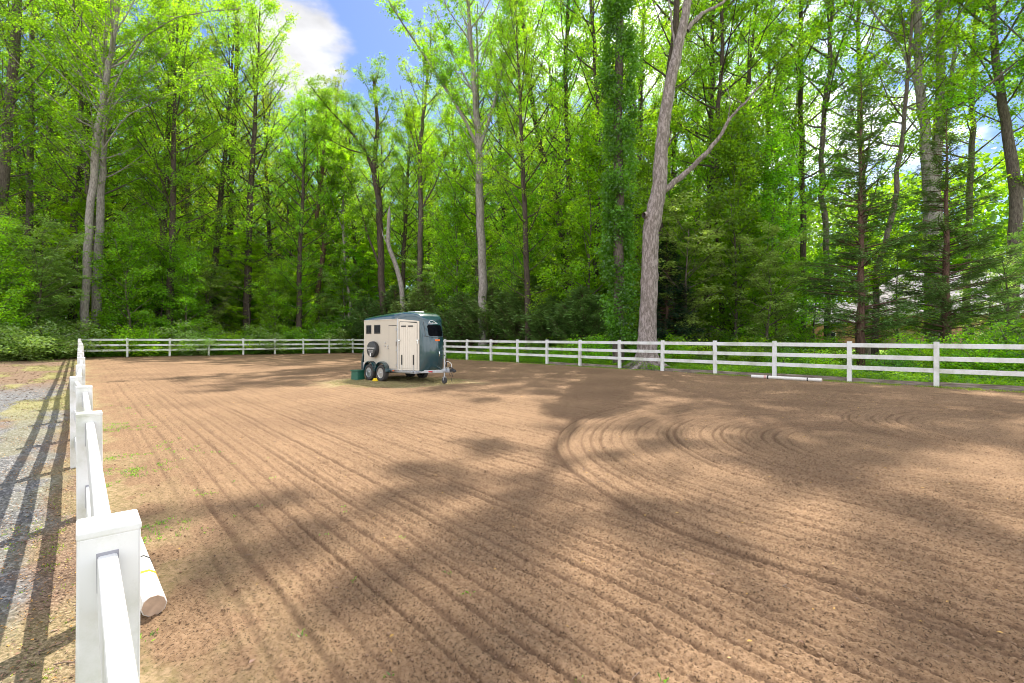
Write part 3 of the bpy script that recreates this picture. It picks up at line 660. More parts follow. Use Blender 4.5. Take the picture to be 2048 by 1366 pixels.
hero('crooked_tree', 'thin sunlit crooked tree just behind the far fence beside the trailer', 49, [(690, 700), (702, 610), (692, 545), (686, 420), (694, 320)], [.15, .14, .12, .10, .07], H=19, seed=9, bark='bark_grey', c0=.3, limbs=20, L0=3, leaves=14000, size=.18)
# broken snag
g = rng(10)
Pb = [px(a, b, 44) for a, b in [(812, 690), (803, 572), (792, 530), (776, 490), (777, 450), (779, 412)]]
b0 = Vector((Pb[0].x, 44, G(Pb[0].x, 44))); arr = np.array([(0, 0, -.1)]+[tuple(p-b0) for p in Pb[1:]])
tm = tube_np([(interp(arr, np.linspace(0, 1, 22)), np.interp(np.linspace(0, 1, 22), [0, .5, .95, 1], [.25, .22, .16, .02]), 12), (np.array([(Pb[3]-b0), (Pb[3]-b0)+Vector((-.5, .1, .9)), (Pb[3]-b0)+Vector((-.6, .1, 1.5))]), [.09, .05, .01], 6)], 3, .08)
put_tree('dead_snag', 'broken grey snag leaning above the dark cedars behind the trailer', 'dead tree', b0, tm, None, M['bark_grey'], None)
hero('spreading_tree', 'dark tree whose heavy limb arches left towards the cloud', 46, [(772, 700), (763, 540), (758, 400), (747, 345), (755, 250), (745, 150)], [.34, .31, .28, .24, .18, .1], H=26.5, seed=11, bark='bark_dark', leaf='leaf_deep', c0=.42, limbs=20, L0=3.6, leaves=19500, size=.14,
     extra=[([(758, 400), (738, 310), (700, 262), (655, 215), (615, 165)], .17, .03), ([(738, 310), (700, 300), (640, 270), (610, 262)], .08, .02), ([(763, 540), (735, 470), (715, 390), (680, 330)], .12, .03)])
hero('tall_tree', 'forked slender tree between the arching dark tree and the pale-barked poplar', 47, [(840, 700), (840, 540), (841, 400), (838, 310), (850, 200), (860, 90)], [.28, .26, .23, .19, .13, .08], H=31, seed=12, bark='bark', c0=.38, limbs=24, L0=3.8, leaves=15600, size=.14,
     extra=[([(841, 420), (870, 370), (895, 300), (905, 230)], .09, .02), ([(838, 320), (815, 240), (800, 170)], .10, .02)])
hero('tall_poplar', 'tall pale-barked poplar with ascending forked limbs right of the trailer', 38, [(965, 700), (965, 560), (960, 430), (957, 290), (950, 190), (942, 90), (934, -20)], [.37, .34, .31, .28, .2, .16, .12], H=33, seed=13, bark='bark_grey', c0=.40, limbs=26, L0=4.4, leaves=20800, size=.14,
     extra=[([(958, 300), (925, 230), (880, 160), (835, 90), (800, 40, -2), (765, -20, -3)], .14, .04), ([(958, 300), (985, 220), (1012, 110), (1040, -20)], .14, .05), ([(950, 190), (905, 110), (870, 20)], .08, .03), ([(960, 400), (985, 380), (1005, 350)], .05, .02)])
hero('dark_tree', 'dark slanting tree right of the pale-barked poplar', 42, [(1132, 700), (1128, 500), (1112, 400), (1080, 290), (1055, 150), (1042, 0)], [.29, .28, .25, .22, .18, .14], seed=14, bark='bark_dark', c0=.36, **tall)
hero('dark_tree', 'straight dark tree midway between the poplar and the ivy-clad tree', 40, [(1140, 700), (1141, 500), (1136, 300), (1130, 150), (1138, -10)], [.27, .25, .22, .18, .14], seed=15, bark='bark_dark', c0=.36, **tall)
hero('dark_tree', 'thin dark tree close to the left of the ivy-clad tree', 36, [(1196, 700), (1192, 500), (1204, 320), (1190, 150), (1180, 0)], [.2, .19, .17, .14, .11], seed=16, bark='bark_dark', c0=.34, **tall)
# ivy clad tree
ZI = 26.0; g = rng(20); base = Vector((px(1237, 700, ZI).x, ZI, 0)); base.z = G(base.x, ZI)
ip = np.array([(0, 0, -.1), (.02, 0, 2), (.05, .1, 8), (.02, .15, 16), (-.05, .1, 24), (0, 0, 35)])
tm, cm = grow(ip, [.34, .3, .27, .22, .15, .04], g, c0=.84, limbs=12, L0=3.1, clus=.42, leaves=3300, size=.18, el=(20, 60))
t_ivy = put_tree('ivy_clad_tree', 'tree wrapped top to bottom in thick dark green ivy', 'tree', base, tm, cm, M['bark'], M['leaf'])
hz = g.uniform(0, 1, 420)**.9*23+1.2; a = g.uniform(0, 6.283, 420); rr_ = .30+.40*g.random(420)+.55*vnoise(hz*.5, a*0, 3)*(hz > 3)
cc = interp(ip, np.clip(hz/35, 0, 1))+np.stack([np.cos(a)*rr_, np.sin(a)*rr_, np.zeros(420)], 1); cc[:, 2] = hz
V_, F_, T_ = scatter_leaves(cc, .42, 34000, .14, g, 1.2, .85, .35, .6)
add_mesh('ivy', V_, F_, M['ivy'], t_ivy, False, {'tint': ('FACE', T_)})
# the pale dead tree
ZD = 24.0
def dead_tree():
    g = rng(30); pts = [(1294, 700, .52), (1295, 640, .41), (1299, 560, .40), (1301, 470, .40), (1307, 430, .42), (1318, 375, .36), (1322, 310, .32), (1329, 235, .29), (1341, 165, .27), (1357, 90, .24), (1369, 40, .21), (1376, 0, .19), (1388, -70, .16), (1398, -150, .11), (1402, -230, .04)]
    b = Vector((px(1294, 700, ZD).x, ZD, 0)); b.z = G(b.x, ZD)
    P = [px(p[0], p[1], ZD)-b for p in pts]; r = [p[2] for p in pts]
    P = [Vector((-.02, 0, -.1)), Vector((-.01, 0, .12)), Vector((0, 0, .4))]+P[1:]; r = [.95, .72, .52]+r[1:]
    q = np.linspace(0, 1, 90); A = np.array([tuple(p) for p in P]); s = np.concatenate([[0], np.cumsum(np.linalg.norm(np.diff(A, axis=0), axis=1))]); s /= s[-1]
    T = interp(A, q); rr = np.interp(q, s, r)*(1+g.normal(0, .035, 90)); T[:, :2] += g.normal(0, .012, (90, 2))
    paths = [(T, rr, 26)]
    def br(pp, r0, r1, n=18, k=12):
        A = np.array([tuple(px(a[0], a[1], ZD+(a[2] if len(a) > 2 else 0))-b) for a in pp]); A = interp(A, np.linspace(0, 1, k*2)); A += g.normal(0, .02, A.shape)
        paths.append((A, np.linspace(r0, r1, k*2)*(1+g.normal(0, .05, k*2)), n))
    br([(1322, 388), (1345, 368), (1378, 340), (1405, 315, -.3), (1437, 278, -.5), (1455, 245, -.6), (1478, 218, -.7), (1504, 188, -.8), (1530, 165, -1)], .165, .022)
    br([(1504, 188, -.8), (1512, 176, -.7), (1516, 160, -.6)], .022, .006, 5)
    br([(1405, 315, -.3), (1418, 312, -.6), (1432, 318, -.9)], .02, .006, 5)
    br([(1375, 62), (1385, 45), (1403, 28, .2), (1432, 14, .3), (1462, -8, .5), (1500, -40, .8)], .11, .03)
    br([(1304, 440), (1296, 432), (1288, 429, -.2)], .24, .14, 14, 4)
    br([(1352, 110), (1345, 60, .5), (1338, 0, .7)], .07, .03, 8)
    br([(1455, 245, -.6), (1462, 200, -.7), (1450, 170, -.7)], .03, .01, 6)
    br([(1485, 210, -.7), (1470, 196, -.9), (1446, 197, -1)], .025, .008, 6)
    br([(1333, 300), (1340, 285, -.3), (1343, 262, -.4)], .05, .02, 6)
    for k in range(7):       # buttress roots
        a = k*.9+.3; paths.append((np.array([(math.cos(a)*.25, math.sin(a)*.25, .75), (math.cos(a)*.55, math.sin(a)*.55, .22), (math.cos(a)*1.15, math.sin(a)*1.15, -.03), (math.cos(a)*1.7, math.sin(a)*1.7, -.14)]), [.24, .2, .12, .05], 10))
    tm = tube_np(paths, 5, .045)
    return put_tree('dead_tree', 'tall pale dead tree with peeling bark and one bare branch reaching right', 'dead tree', b, tm, None, M['bark_dead'], None)
dead_tree()
hero('dark_tree', 'dark ridged trunk seen just behind the top of the pale dead tree', 29, [(1316, 700), (1318, 480), (1322, 300), (1336, 160), (1350, 40), (1358, -60)], [.22, .21, .19, .19, .18, .15], H=36, seed=21, bark='bark_dark', c0=.45, limbs=32, L0=4.6, leaves=15600, size=.14)
for lab, Z_, pts, r0, sd_ in [
    ('dark tree with a straight bole just right of the pale dead tree', 34, [(1414, 700), (1417, 560), (1420, 300), (1424, 100), (1428, -30)], .22, 22),
    ('dark tree leaning slightly left, second of three right of the pale dead tree', 31, [(1447, 700), (1440, 560), (1431, 400), (1438, 200), (1446, 0)], .23, 23),
    ('dark tree leaning right under the tip of the bare dead branch', 33, [(1462, 700), (1464, 500), (1470, 350), (1482, 250), (1502, 150), (1512, 40)], .24, 24),
    ('dark tree with a straight bole behind the slim white jump pole', 36, [(1606, 700), (1608, 430), (1603, 200), (1605, 30)], .26, 25),
    ('brown tree rising between the jump pole and the taller cedar', 33, [(1655, 700), (1656, 500), (1642, 320), (1660, 120), (1668, -20)], .25, 26),
    ('grey tree leaning right behind the taller cedar', 28, [(1752, 700), (1756, 540), (1788, 420), (1800, 290), (1812, 170), (1820, 40)], .21, 27),
    ('slim straight tree between the two feathery cedars and the house', 34, [(1930, 700), (1932, 480), (1942, 300), (1946, 120), (1950, -10)], .26, 29)]:
    hero('slender_tree', lab, Z_, pts, [r0*.8]+[r0*.8*(.95-.13*i) for i in range(len(pts)-1)], seed=sd_, bark='bark_dark' if sd_ < 26 else 'bark', c0=.30, H=36, limbs=38, L0=4.4, leaves=20000, size=.14, el=(15, 60))
hero('forked_tree', 'massive multi-stemmed tree with pale scarred bark behind the smaller cedar', 29, [(1872, 700), (1868, 500), (1862, 400), (1848, 290), (1834, 150), (1828, -10)], [.58, .52, .44, .27, .22, .18], H=30, seed=28, bark='bark_grey', c0=.42, limbs=26, L0=4.6, leaves=16900, size=.14,
     extra=[([(1868, 430), (1874, 300), (1882, 150), (1878, 0), (1880, -140)], .30, .12), ([(1874, 300), (1900, 180), (1912, 80), (1925, -30)], .16, .06), ([(1834, 170), (1800, 90), (1750, 30), (1720, -20)], .10, .03)])
hero('leaning_tree', 'brown tree at the right edge of the view beside the house', 27, [(2025, 716), (2027, 560), (2036, 400), (2020, 280), (2006, 180), (1998, 120), (1990, 0)], [.33, .31, .29, .24, .2, .18, .14], H=28, seed=31, bark='bark', c0=.45, limbs=24, L0=4.2, leaves=15600, size=.14,
     extra=[([(2036, 400), (2060, 330), (2090, 260)], .2, .1)])
hero('leaning_tree', 'leaning tree outside the right edge whose bare limb crosses in front of the sky', 25, [(2150, 720), (2140, 560), (2135, 400), (2120, 250), (2110, 100)], [.3, .29, .27, .24, .2], H=28, seed=32, c0=.5, limbs=26, L0=4.4, leaves=15600, size=.14,
     extra=[([(2130, 330), (2100, 230), (2050, 108), (1985, 165, .5), (1930, 205, 1), (1850, 240, 1.5)], .12, .03)])

# ------------------------------------------------------------------ conifers
def place_conifer(label, x, Z, ytop, rad, seed, leaf='needle', rz=0, name='cedar', cat='conifer', group=None, **kw):
    X = (x-1024)/F*Z; z0 = G(X, Z); H = EYE+(683-ytop)/F*Z-z0
    tm, cm = conifer(H, rad, rng(seed), **kw)
    return put_tree(name, label, cat, (X, Z, z0), tm, cm, M['bark_red'], M[leaf], group, rz)
place_conifer('taller of the two open feathery cedars behind the right fence, thin-topped', 1722, 23.6, 140, 3.3, 41, c0=.10, whorls=50, per=5, sprays=36000, thin=.4, ln=.17, droop=.12, trunk_r=.19)
place_conifer('shorter feathery cedar in front of the house, bare stem at its foot', 1893, 22.9, 225, 3.0, 42, c0=.13, whorls=44, per=5, sprays=36000, thin=.3, ln=.17, droop=.10, trunk_r=.2)
place_conifer('dark cone-shaped cedar just behind the pale dead tree', 1334, 28, 470, 2.1, 43, 'needle_dark', c0=.05, whorls=40, per=7, sprays=30000, ln=.19, droop=.2, trunk_r=.14)
for k, (x, Z, yt, rd, lab) in enumerate([
    (735, 48.5, 596, 2.6, 'low dark cedar behind the far fence to the left of the trailer'),
    (790, 46, 572, 3.0, 'low bushy cedar rising directly behind the trailer roof'),
    (850, 43, 566, 3.0, 'bushy cedar behind the front end of the trailer roof'),
    (925, 40, 585, 2.8, 'low bushy cedar just right of the trailer'),
    (985, 38.5, 572, 2.7, 'bushy cedar at the foot of the pale-barked poplar'),
    (1052, 37, 538, 2.7, 'pointed cedar, tallest of the dark hedge right of the trailer'),
    (1108, 34, 590, 2.4, 'bushy cedar between the pointed one and the ivy-clad tree'),
    (1165, 31.5, 574, 2.3, 'bushy cedar nearest the ivy-clad tree on its left')]):
    place_conifer(lab, x, Z, yt, rd, 50+k, 'needle', group='dark bushy cedars behind the right fence', c0=.02, whorls=26, per=8, sprays=19000, ln=.30, droop=-.35, uptip=.32, trunk_r=.12)

# ------------------------------------------------------------------ deciduous woods
protos = []
specs = [('bark', 'leaf', 33, 5.0), ('bark_dark', 'leaf', 30, 4.4), ('bark', 'leaf', 31, 4.6), ('bark_dark', 'leaf_olive', 34, 5.0), ('bark', 'leaf', 32, 4.6), ('bark_dark', 'leaf', 28, 4.0)]
for k, (bk, lf, H, L0) in enumerate(specs):
    g = rng(100+k); ln = g.normal(0, .9, 2)
    tp = np.array([(0, 0, -.2), (0, 0, .3), (ln[0]*.15, ln[1]*.1, H*.25), (ln[0]*.5, ln[1]*.5, H*.55), (ln[0], ln[1], H)])
    protos.append((grow(tp, [.42, .3, .25, .18, .03], g, c0=.12, limbs=46, L0=L0, leaves=(17000, 21000, 14000, 12000, 18000, 23000)[k], size=(.14, .12, .15, .17, .13, .115)[k], el=(15, 62)), bk, lf))
rnd = random.Random(77); spots = []
def ok(x, y, dmin):
    return all((x-a)**2+(y-b)**2 > dmin*dmin for a, b in spots)
for t in [o for o in COL.objects if o.get('category') == 'tree']: spots.append((t.location.x, t.location.y))
cand = []
for _ in range(9000):
    u = rnd.uniform(-22, 112); v = rnd.uniform(-48, 66)
    if not (u > 48 or v > 23.5+(7 if u < 24 else 0)): continue
    x, y = xy(u, v)
    if y < 12 or abs(x/y) > 1.32: continue
    xp = 1024+F*x/y
    if v > 23.5 and u < 22 and x > 18 and (v < 40 and xp > 1640) : continue       # the lawn round the house
    if x > 21 and y < 62 and y > 36 and xp > 1580: continue                                    # the house
    d = math.hypot(x, y)
    if d > 100: continue
    if not ok(x, y, 4.3 if d < 66 else 5.0): continue
    spots.append((x, y)); cand.append((x, y))
cand.sort(key=lambda p: p[0]**2+p[1]**2); cand = cand[:215]
first = {}
LM = [(60, 'beyond the gravel drive'), (240, 'behind the pale twin trunks'), (420, 'right of the pale twin trunks'), (560, 'left of the cloud'), (715, 'under the cloud'), (900, 'behind the trailer'), (1050, 'behind the pale poplar'), (1190, 'left of the ivy-clad tree'), (1280, 'behind the ivy-clad tree'), (1400, 'behind the pale dead tree'), (1520, 'right of the pale dead tree'), (1660, 'beyond the slim jump pole'), (1800, 'behind the taller feathery cedar'), (1990, 'behind the shorter feathery cedar'), (9999, 'at the right edge')]
REP = {}
def where(x, y):
    xp = 1024+F*x/y
    return next(n for lim, n in LM if xp < lim)
zone = ['slender green tree in the woods beyond the far fence', 'slender green tree in the woods behind the right fence', 'slender green tree in the woods left of the twin pale trunks']
for i, (x, y) in enumerate(cand):
    xp = 1024+F*x/y; k = rnd.randrange(len(protos)); (tm, cm), bk, lf = protos[k]
    lab = zone[2] if xp < 165 else zone[0] if xp < 720 else zone[1]
    z = G(x, y)-.05; H = specs[k][2]; s = rnd.uniform(.85, 1.12)
    if 505 < xp < 760:
        lim = (683-(150 if xp > 560 else 95)+rnd.uniform(-30, 5))/F*y+EYE-z-1.5
        s = min(s, lim/H)
    elif xp < 505 and y > 44: s = max(s, .74*y/H) if y < 60 else s*1.1
    if s < .45: continue
    sc_ = (s*rnd.uniform(.9, 1.1) if s > .8 else .85, ) ; sc_ = (sc_[0], sc_[0], s)
    rz = rnd.uniform(0, 6.28)
    if k not in first:
        t = put_tree('woodland_tree', lab, 'tree', (x, y, z), tm, cm, M[bk], M[lf], 'slender trees filling the woods', rz); t.scale = sc_; first[k] = t
    else: copy_tree(first[k], (x, y, z), rz, sc_, lab)

# understorey saplings with layered boughs
und = []
for k, (H, L0, lf, sz, n) in enumerate([(11, 2.9, 'leaf_lit', .15, 14000), (8, 2.6, 'leaf_lit', .13, 12000), (7, 2.8, 'leaf_pale', .13, 12000), (13, 3.0, 'leaf', .16, 14000), (6, 2.3, 'leaf_pale', .11, 11000)]):
    g = rng(200+k); tp = np.array([(0, 0, -.1), (.1, .05, H*.3), (-.15, .15, H*.6), (.1, -.1, H)])
    und.append((grow(tp, [.10, .08, .05, .015], g, c0=.10, limbs=26, L0=L0, leaves=n, size=sz, el=((5, 50), (25, 65), (10, 45), (30, 70), (0, 60))[k], shape=('oval', 'flat', 'vase', 'flat', 'vase')[k], flat=(.35, .6, .3, .75, .4)[k], upb=(.85, .6, .85, .5, .8)[k], clus=(.5, .6, .5, .7, .45)[k], sub=4, curve=.1, cl_from=.2), lf))
fu = {}
def sapling(k, x, y, s, lab, grp, rz):
    (tm, cm), lf = und[k]; z = G(x, y)-.03
    if k not in fu:
        t = put_tree('understorey_tree', lab, 'small tree', (x, y, z), tm, cm, M['bark'], M[lf], grp, rz); fu[k] = t
    else: t = copy_tree(fu[k], (x, y, z), rz, (s, s, s), lab); t['group'] = grp
    t.scale = (s, s, s)
us_sp = []
def try_sap(n, urange, vrange, ks, lab, grp, dmin, srange=(.75, 1.15), cond=None):
    c = 0
    for _ in range(n*40):
        if c >= n: break
        u, v = rnd.uniform(*urange), rnd.uniform(*vrange); x, y = xy(u, v)
        if y < 10 or abs(x/y) > 1.2 or (cond and not cond(x, y)) or (130 < 1024+F*x/y < 235 and y < 41): continue
        if not all((x-a)**2+(y-b)**2 > dmin**2 for a, b in us_sp): continue
        us_sp.append((x, y)); c += 1
        sapling(rnd.choice(ks), x, y, rnd.uniform(*srange), lab, grp, rnd.uniform(0, 6.28))
try_sap(58, (47.6, 60), (-16, 26), (0, 1, 1, 2, 4), 'small bright-leaved tree in the understorey beyond the far fence', 'understorey trees beyond the far fence', 1.7)
try_sap(20, (60, 85), (-30, 30), (0, 3, 1), 'small leafy tree deep in the woods beyond the far fence', 'understorey trees deep beyond the far fence', 4.0, (1., 1.4))
try_sap(40, (-4, 44), (25.5, 36), (0, 2, 3, 3), 'small leafy tree in the understorey behind the right fence', 'understorey trees behind the right fence', 2.0, (.65, 1.15), lambda x, y: 1024+F*x/y < 1570)
try_sap(24, (5, 60), (36, 60), (0, 3, 1), 'small leafy tree deep in the woods behind the right fence', 'understorey trees deep behind the right fence', 4.2, (1., 1.4), lambda x, y: 1024+F*x/y < 1590)
try_sap(20, (44, 60), (-24, -1.5), (1, 2, 4), 'small leafy tree at the woodland edge beyond the gravel drive', 'understorey trees beyond the gravel drive', 2.4)

try_sap(9, (-2, 20), (31.5, 38), (0, 2, 0), 'small leafy tree screening the house', 'understorey trees screening the house', 2.2, (.55, .9), lambda x, y: 1500 < 1024+F*x/y < 2100)

# shrubs: three shapes copied along the wood edges
def shrub_mesh(seed, w, h, n, sz, flat=.5):
    g = rng(seed); paths, C = [], []
    for i in range(26):
        a = g.uniform(0, 6.28); e = R(g.uniform(30, 85)); d = np.array([math.cos(a)*math.cos(e), math.sin(a)*math.cos(e), math.sin(e)]); Ln = h*g.uniform(.55, 1.05)
        p = bez(np.array([g.normal(0, .12), g.normal(0, .12), -.05]), d, Ln, np.array([d[0]*w*.25, d[1]*w*.25, -.15]), 6, g, .08); paths.append((p, np.linspace(.022, .006, 6), 5))
        C.append(interp(p, g.uniform(.15, 1, 9))+g.normal(0, .16*w, (9, 3))*np.array([1, 1, .6]))
    C = np.concatenate(C); C[:, 2] = np.abs(C[:, 2])
    return tube_np(paths, seed), scatter_leaves(C, .34, n, sz, g, flat, .62, .7)
sh = [(shrub_mesh(301, 1.6, 1.9, 8000, .10), 'leaf_pale'), (shrub_mesh(302, 1.3, 1.5, 7000, .09), 'leaf_lit'), (shrub_mesh(303, 1.7, 2.2, 8000, .11), 'leaf'), (shrub_mesh(304, 1.2, 1.2, 6500, .08), 'leaf_deep')]
fs = {}
def shrub(k, x, y, s, lab, grp):
    (tm, cm), lf = sh[k]; z = G(x, y)-.03; rz = rnd.uniform(0, 6.28)
    if k not in fs:
        t = thing('shrub', lab, 'shrub', (x, y, z), rz, grp)
        add_mesh('stems', tm[0], tm[1], M['bark'], t, True); add_mesh('foliage', cm[0], cm[1], M[lf], t, False, {'tint': ('FACE', cm[2])}); fs[k] = t
    else: t = copy_tree(fs[k], (x, y, z), rz, (s, s, s), lab); t['group'] = grp
    t.scale = (s, s, s*rnd.uniform(.85, 1.2))
def row(n, ur, vr, ks, lab, grp, sr, dmin=1.0, cond=None):
    c = 0; loc = []
    for _ in range(n*30):
        if c >= n: break
        u, v = rnd.uniform(*ur), rnd.uniform(*vr); x, y = xy(u, v)
        if y < 8 or abs(x/y) > 1.2 or (cond and not cond(x, y)) or (150 < 1024+F*x/y < 220 and y < 38.5): continue
        if not all((x-a)**2+(y-b)**2 > dmin**2 for a, b in loc): continue
        loc.append((x, y)); c += 1; shrub(rnd.choice(ks), x, y, rnd.uniform(*sr), lab, grp)
row(46, (46.6, 51), (-1, 21), (0, 1, 1, 2), 'leafy shrub in the thicket behind the far fence', 'shrubs behind the far fence', (1.1, 1.9), 1.0)
row(34, (43, 52), (-22, -1.5), (0, 0, 1, 2), 'pale-flecked shrub in the thicket beyond the gravel drive', 'shrubs beyond the gravel drive', (1.2, 2.2), 1.2)
row(40, (18, 45), (22.6, 27), (2, 3, 1), 'dark leafy shrub under the trees behind the right fence', 'shrubs behind the middle of the right fence', (.7, 1.3), 1.1)
row(36, (-3, 16), (23.5, 29), (2, 3, 1, 2), 'green shrub between the right fence and the lawn', 'shrubs near the right end of the right fence', (.7, 1.25), 1.2, lambda x, y: not (1660 < 1024+F*x/y < 1790 and True))

# ------------------------------------------------------------------ ground cover
def ground_cover():
    g = rng(400)
    def patch(n, ur, vr, hmax, size, name, mat, label, cond=None, base=0.0, pw=1.0):
        u = g.uniform(*ur, n); v = vr[0]+(vr[1]-vr[0])*g.uniform(0, 1, n)**pw; x, y = xy(u, v)
        k = np.ones(n, bool) if cond is None else cond(u, v, x, y); x, y, u, v = x[k], y[k], u[k], v[k]; m = len(x)
        hm = hmax*(.25+1.3*np.clip(fbm(x*.8, y*.8, 3, 70)-.2, 0, 1)); z = ground(x, y)+base+g.uniform(0, 1, m)*hm
        az = g.uniform(0, 6.28, m); d = np.stack([np.cos(az), np.sin(az), g.normal(0, .3, m)], 1); nr = g.normal(0, .4, (m, 3)); nr[:, 2] += 1
        ln = size*g.uniform(.5, 1.3, m); V, Fc = leafquads(np.stack([x, y, z], 1), d, nr, ln, ln*.7)
        tint = np.clip(.15+.7*fbm(x*1.5, y*1.5, 3, 71)+g.normal(0, .15, m), 0, 1)
        o = add_mesh(name, V, Fc, M[mat], None, False, {'tint': ('FACE', tint)}); tag(o, label, 'undergrowth', kind='stuff')
    patch(90000, (-4, 30), (20.05, 25), .42, .075, 'undergrowth', 'leaf', 'leafy green undergrowth spreading behind the right fence', pw=1.2)
    patch(26000, (30, 46), (20.1, 24), .35, .10, 'undergrowth', 'leaf_deep', 'dark undergrowth behind the far part of the right fence')
    patch(30000, (45.7, 50), (-14, 22), .35, .11, 'undergrowth', 'leaf_deep', 'low undergrowth behind the far fence')
    patch(40000, (50, 75), (-40, 40), .5, .22, 'undergrowth', 'leaf', 'undergrowth on the floor of the woods beyond the far fence')
    patch(30000, (-5, 50), (28, 60), .4, .2, 'undergrowth', 'leaf', 'undergrowth on the floor of the woods behind the right fence', lambda u, v, x, y: 1024+F*x/np.maximum(y, 1) < 1600)
    patch(30000, (-8, 16), (29, 46), .10, .10, 'lawn_grass', 'leaf_pale', 'sunlit lawn grass glimpsed behind the right fence', lambda u, v, x, y: x > 14)
ground_cover()
def blades(name, x, y, label, h, w, n_per, g, mat, spread=.03):
    m = len(x)*n_per; bx = np.repeat(x, n_per)+g.normal(0, spread, m); by = np.repeat(y, n_per)+g.normal(0, spread, m)
    az = g.uniform(0, 6.28, m); d = np.stack([np.cos(az), np.sin(az), g.uniform(.3, 1.8, m)], 1); nr = g.normal(0, 1, (m, 3))
    ln = h*g.uniform(.4, 1.3, m); V, Fc = leafquads(np.stack([bx, by, ground(bx, by)+.004], 1), d, nr, ln, np.full(m, w)*g.uniform(.6, 1.3, m), .05)
    o = add_mesh(name, V, Fc, M[mat], None, False, {'tint': ('FACE', g.uniform(0, 1, m))}); tag(o, label, 'grass' if 'grass' in name else 'weeds', kind='stuff')
g = rng(500)
# weeds along the inside of the left fence
n = 1300; u = g.uniform(1.0, 16, n); v = .12+np.abs(g.normal(0, .42, n)); k = fbm(u*1.6, v*1.6, 3, 80) > .53; x, y = xy(u[k], v[k])
blades('weeds', x, y, 'small green weeds sprouting along the inside foot of the left fence', .036, .008, 10, g, 'leaf_deep', .028)
n = 40; u = g.uniform(.4, 9, n); v = g.uniform(.5, 2.4, n); x, y = xy(u, v)
blades('weeds', x, y, 'scattered tiny seedlings on the near corner of the soil', .030, .008, 8, g, 'leaf_deep', .018)
# verge grass beside the drive
n = 5000; u = g.uniform(13, 42, n); v = -np.abs(g.normal(0, 1.6, n))-.08; k = (fbm(u*.55, v*1.2, 5, 62)+.10*np.exp(-((v+.9)/.5)**2)-.06*(1-smooth(12, 22, u)) > .52); x, y = xy(u[k], v[k])
blades('verge_grass', x, y, 'patchy yellow-green grass on the verge left of the left fence', .05, .007, 12, g, 'straw', .06)
n = 300; u = g.uniform(1, 8, n); v = g.uniform(-.8, -.05, n); x, y = xy(u, v)
blades('verge_weeds', x, y, 'small weeds in the litter on the drive side of the left fence', .03, .007, 7, g, 'leaf', .02)
# grass round the trailer and the foot of the right fence
n = 5200; a = g.uniform(0, 6.28, n); r = np.sqrt(g.uniform(0, 1, n)); x = TR.x+.7+np.cos(a)*r*2.5; y = TR.y-.15+np.sin(a)*r*1.9; k = fbm(x*4, y*4, 4, 41) > .40
blades('trailer_grass', x[k], y[k], 'thin straw-green grass growing round and under the trailer', .035, .008, 5, g, 'straw', .05)
n = 3200; u = g.uniform(-2, 30, n); v = 19.78-np.abs(g.normal(0, .22, n)); k = fbm(u*1.7, v*3, 4, 44) > .44; x, y = xy(u[k], v[k])
blades('fence_grass', x, y, 'low grass and moss along the inside foot of the right fence', .06, .010, 7, g, 'leaf_olive', .05)

def fallen():
    g = rng(600); M['dry_leaf'] = leaf_mat('dry_leaf', (.48, .30, .07), (.3, .2, .05), tw=.15, var=.5); M['brown_leaf'] = leaf_mat('brown_leaf', (.20, .12, .07), (.1, .06, .03), tw=.05, var=.6)
    def sc2(n, ur, vr, sz, name, mat, label, pu=1.0, dens=None):
        u = ur[0]+(ur[1]-ur[0])*g.uniform(0, 1, n)**pu; v = g.uniform(*vr, n)
        if dens is not None: k = dens(u, v); u, v = u[k], v[k]
        x, y = xy(u, v); m = len(x); az = g.uniform(0, 6.28, m); d = np.stack([np.cos(az), np.sin(az), g.normal(0, .15, m)], 1); nr = g.normal(0, .25, (m, 3)); nr[:, 2] += 1
        ln = sz*g.uniform(.6, 1.4, m); V, Fc = leafquads(np.stack([x, y, ground(x, y)+.024], 1), d, nr, ln, ln*g.uniform(.25, .6, m), .12)
        o = add_mesh(name, V, Fc, M[mat], None, False, {'tint': ('FACE', g.uniform(0, 1, m))}); tag(o, label, 'leaves', kind='stuff')
    sc2(900, (-3, 22), (.2, 19), .034, 'fallen_leaves', 'dry_leaf', 'yellow fallen leaves scattered over the arena soil', 1.4)
    sc2(420, (-3, 16), (.2, 16), .032, 'fallen_leaves', 'brown_leaf', 'brown fallen leaves scattered over the arena soil', 1.4)
    sc2(24000, (.5, 14), (-2.6, .05), .022, 'leaf_litter', 'brown_leaf', 'brown leaf litter and straw between the drive and the left fence', 1.2, lambda u, v: (v > -.75-.9*(fbm(u*1.2, v*2.5, 4, 61)-.5)*2) | (g.random(len(u)) < .10))
    sc2(5200, (.5, 14), (-2.6, .05), .020, 'leaf_litter', 'dry_leaf', 'straw-coloured litter between the drive and the left fence', 1.2, lambda u, v: v > -.9)
    sc2(9000, (14, 46), (-12, 0), .07, 'leaf_litter', 'brown_leaf', 'leaf litter on the bare earth beyond the gravel', 1)
    sc2(9000, (43.6, 48), (-12, 20), .07, 'leaf_litter', 'brown_leaf', 'leaf litter along the foot of the far fence', 1)
fallen()
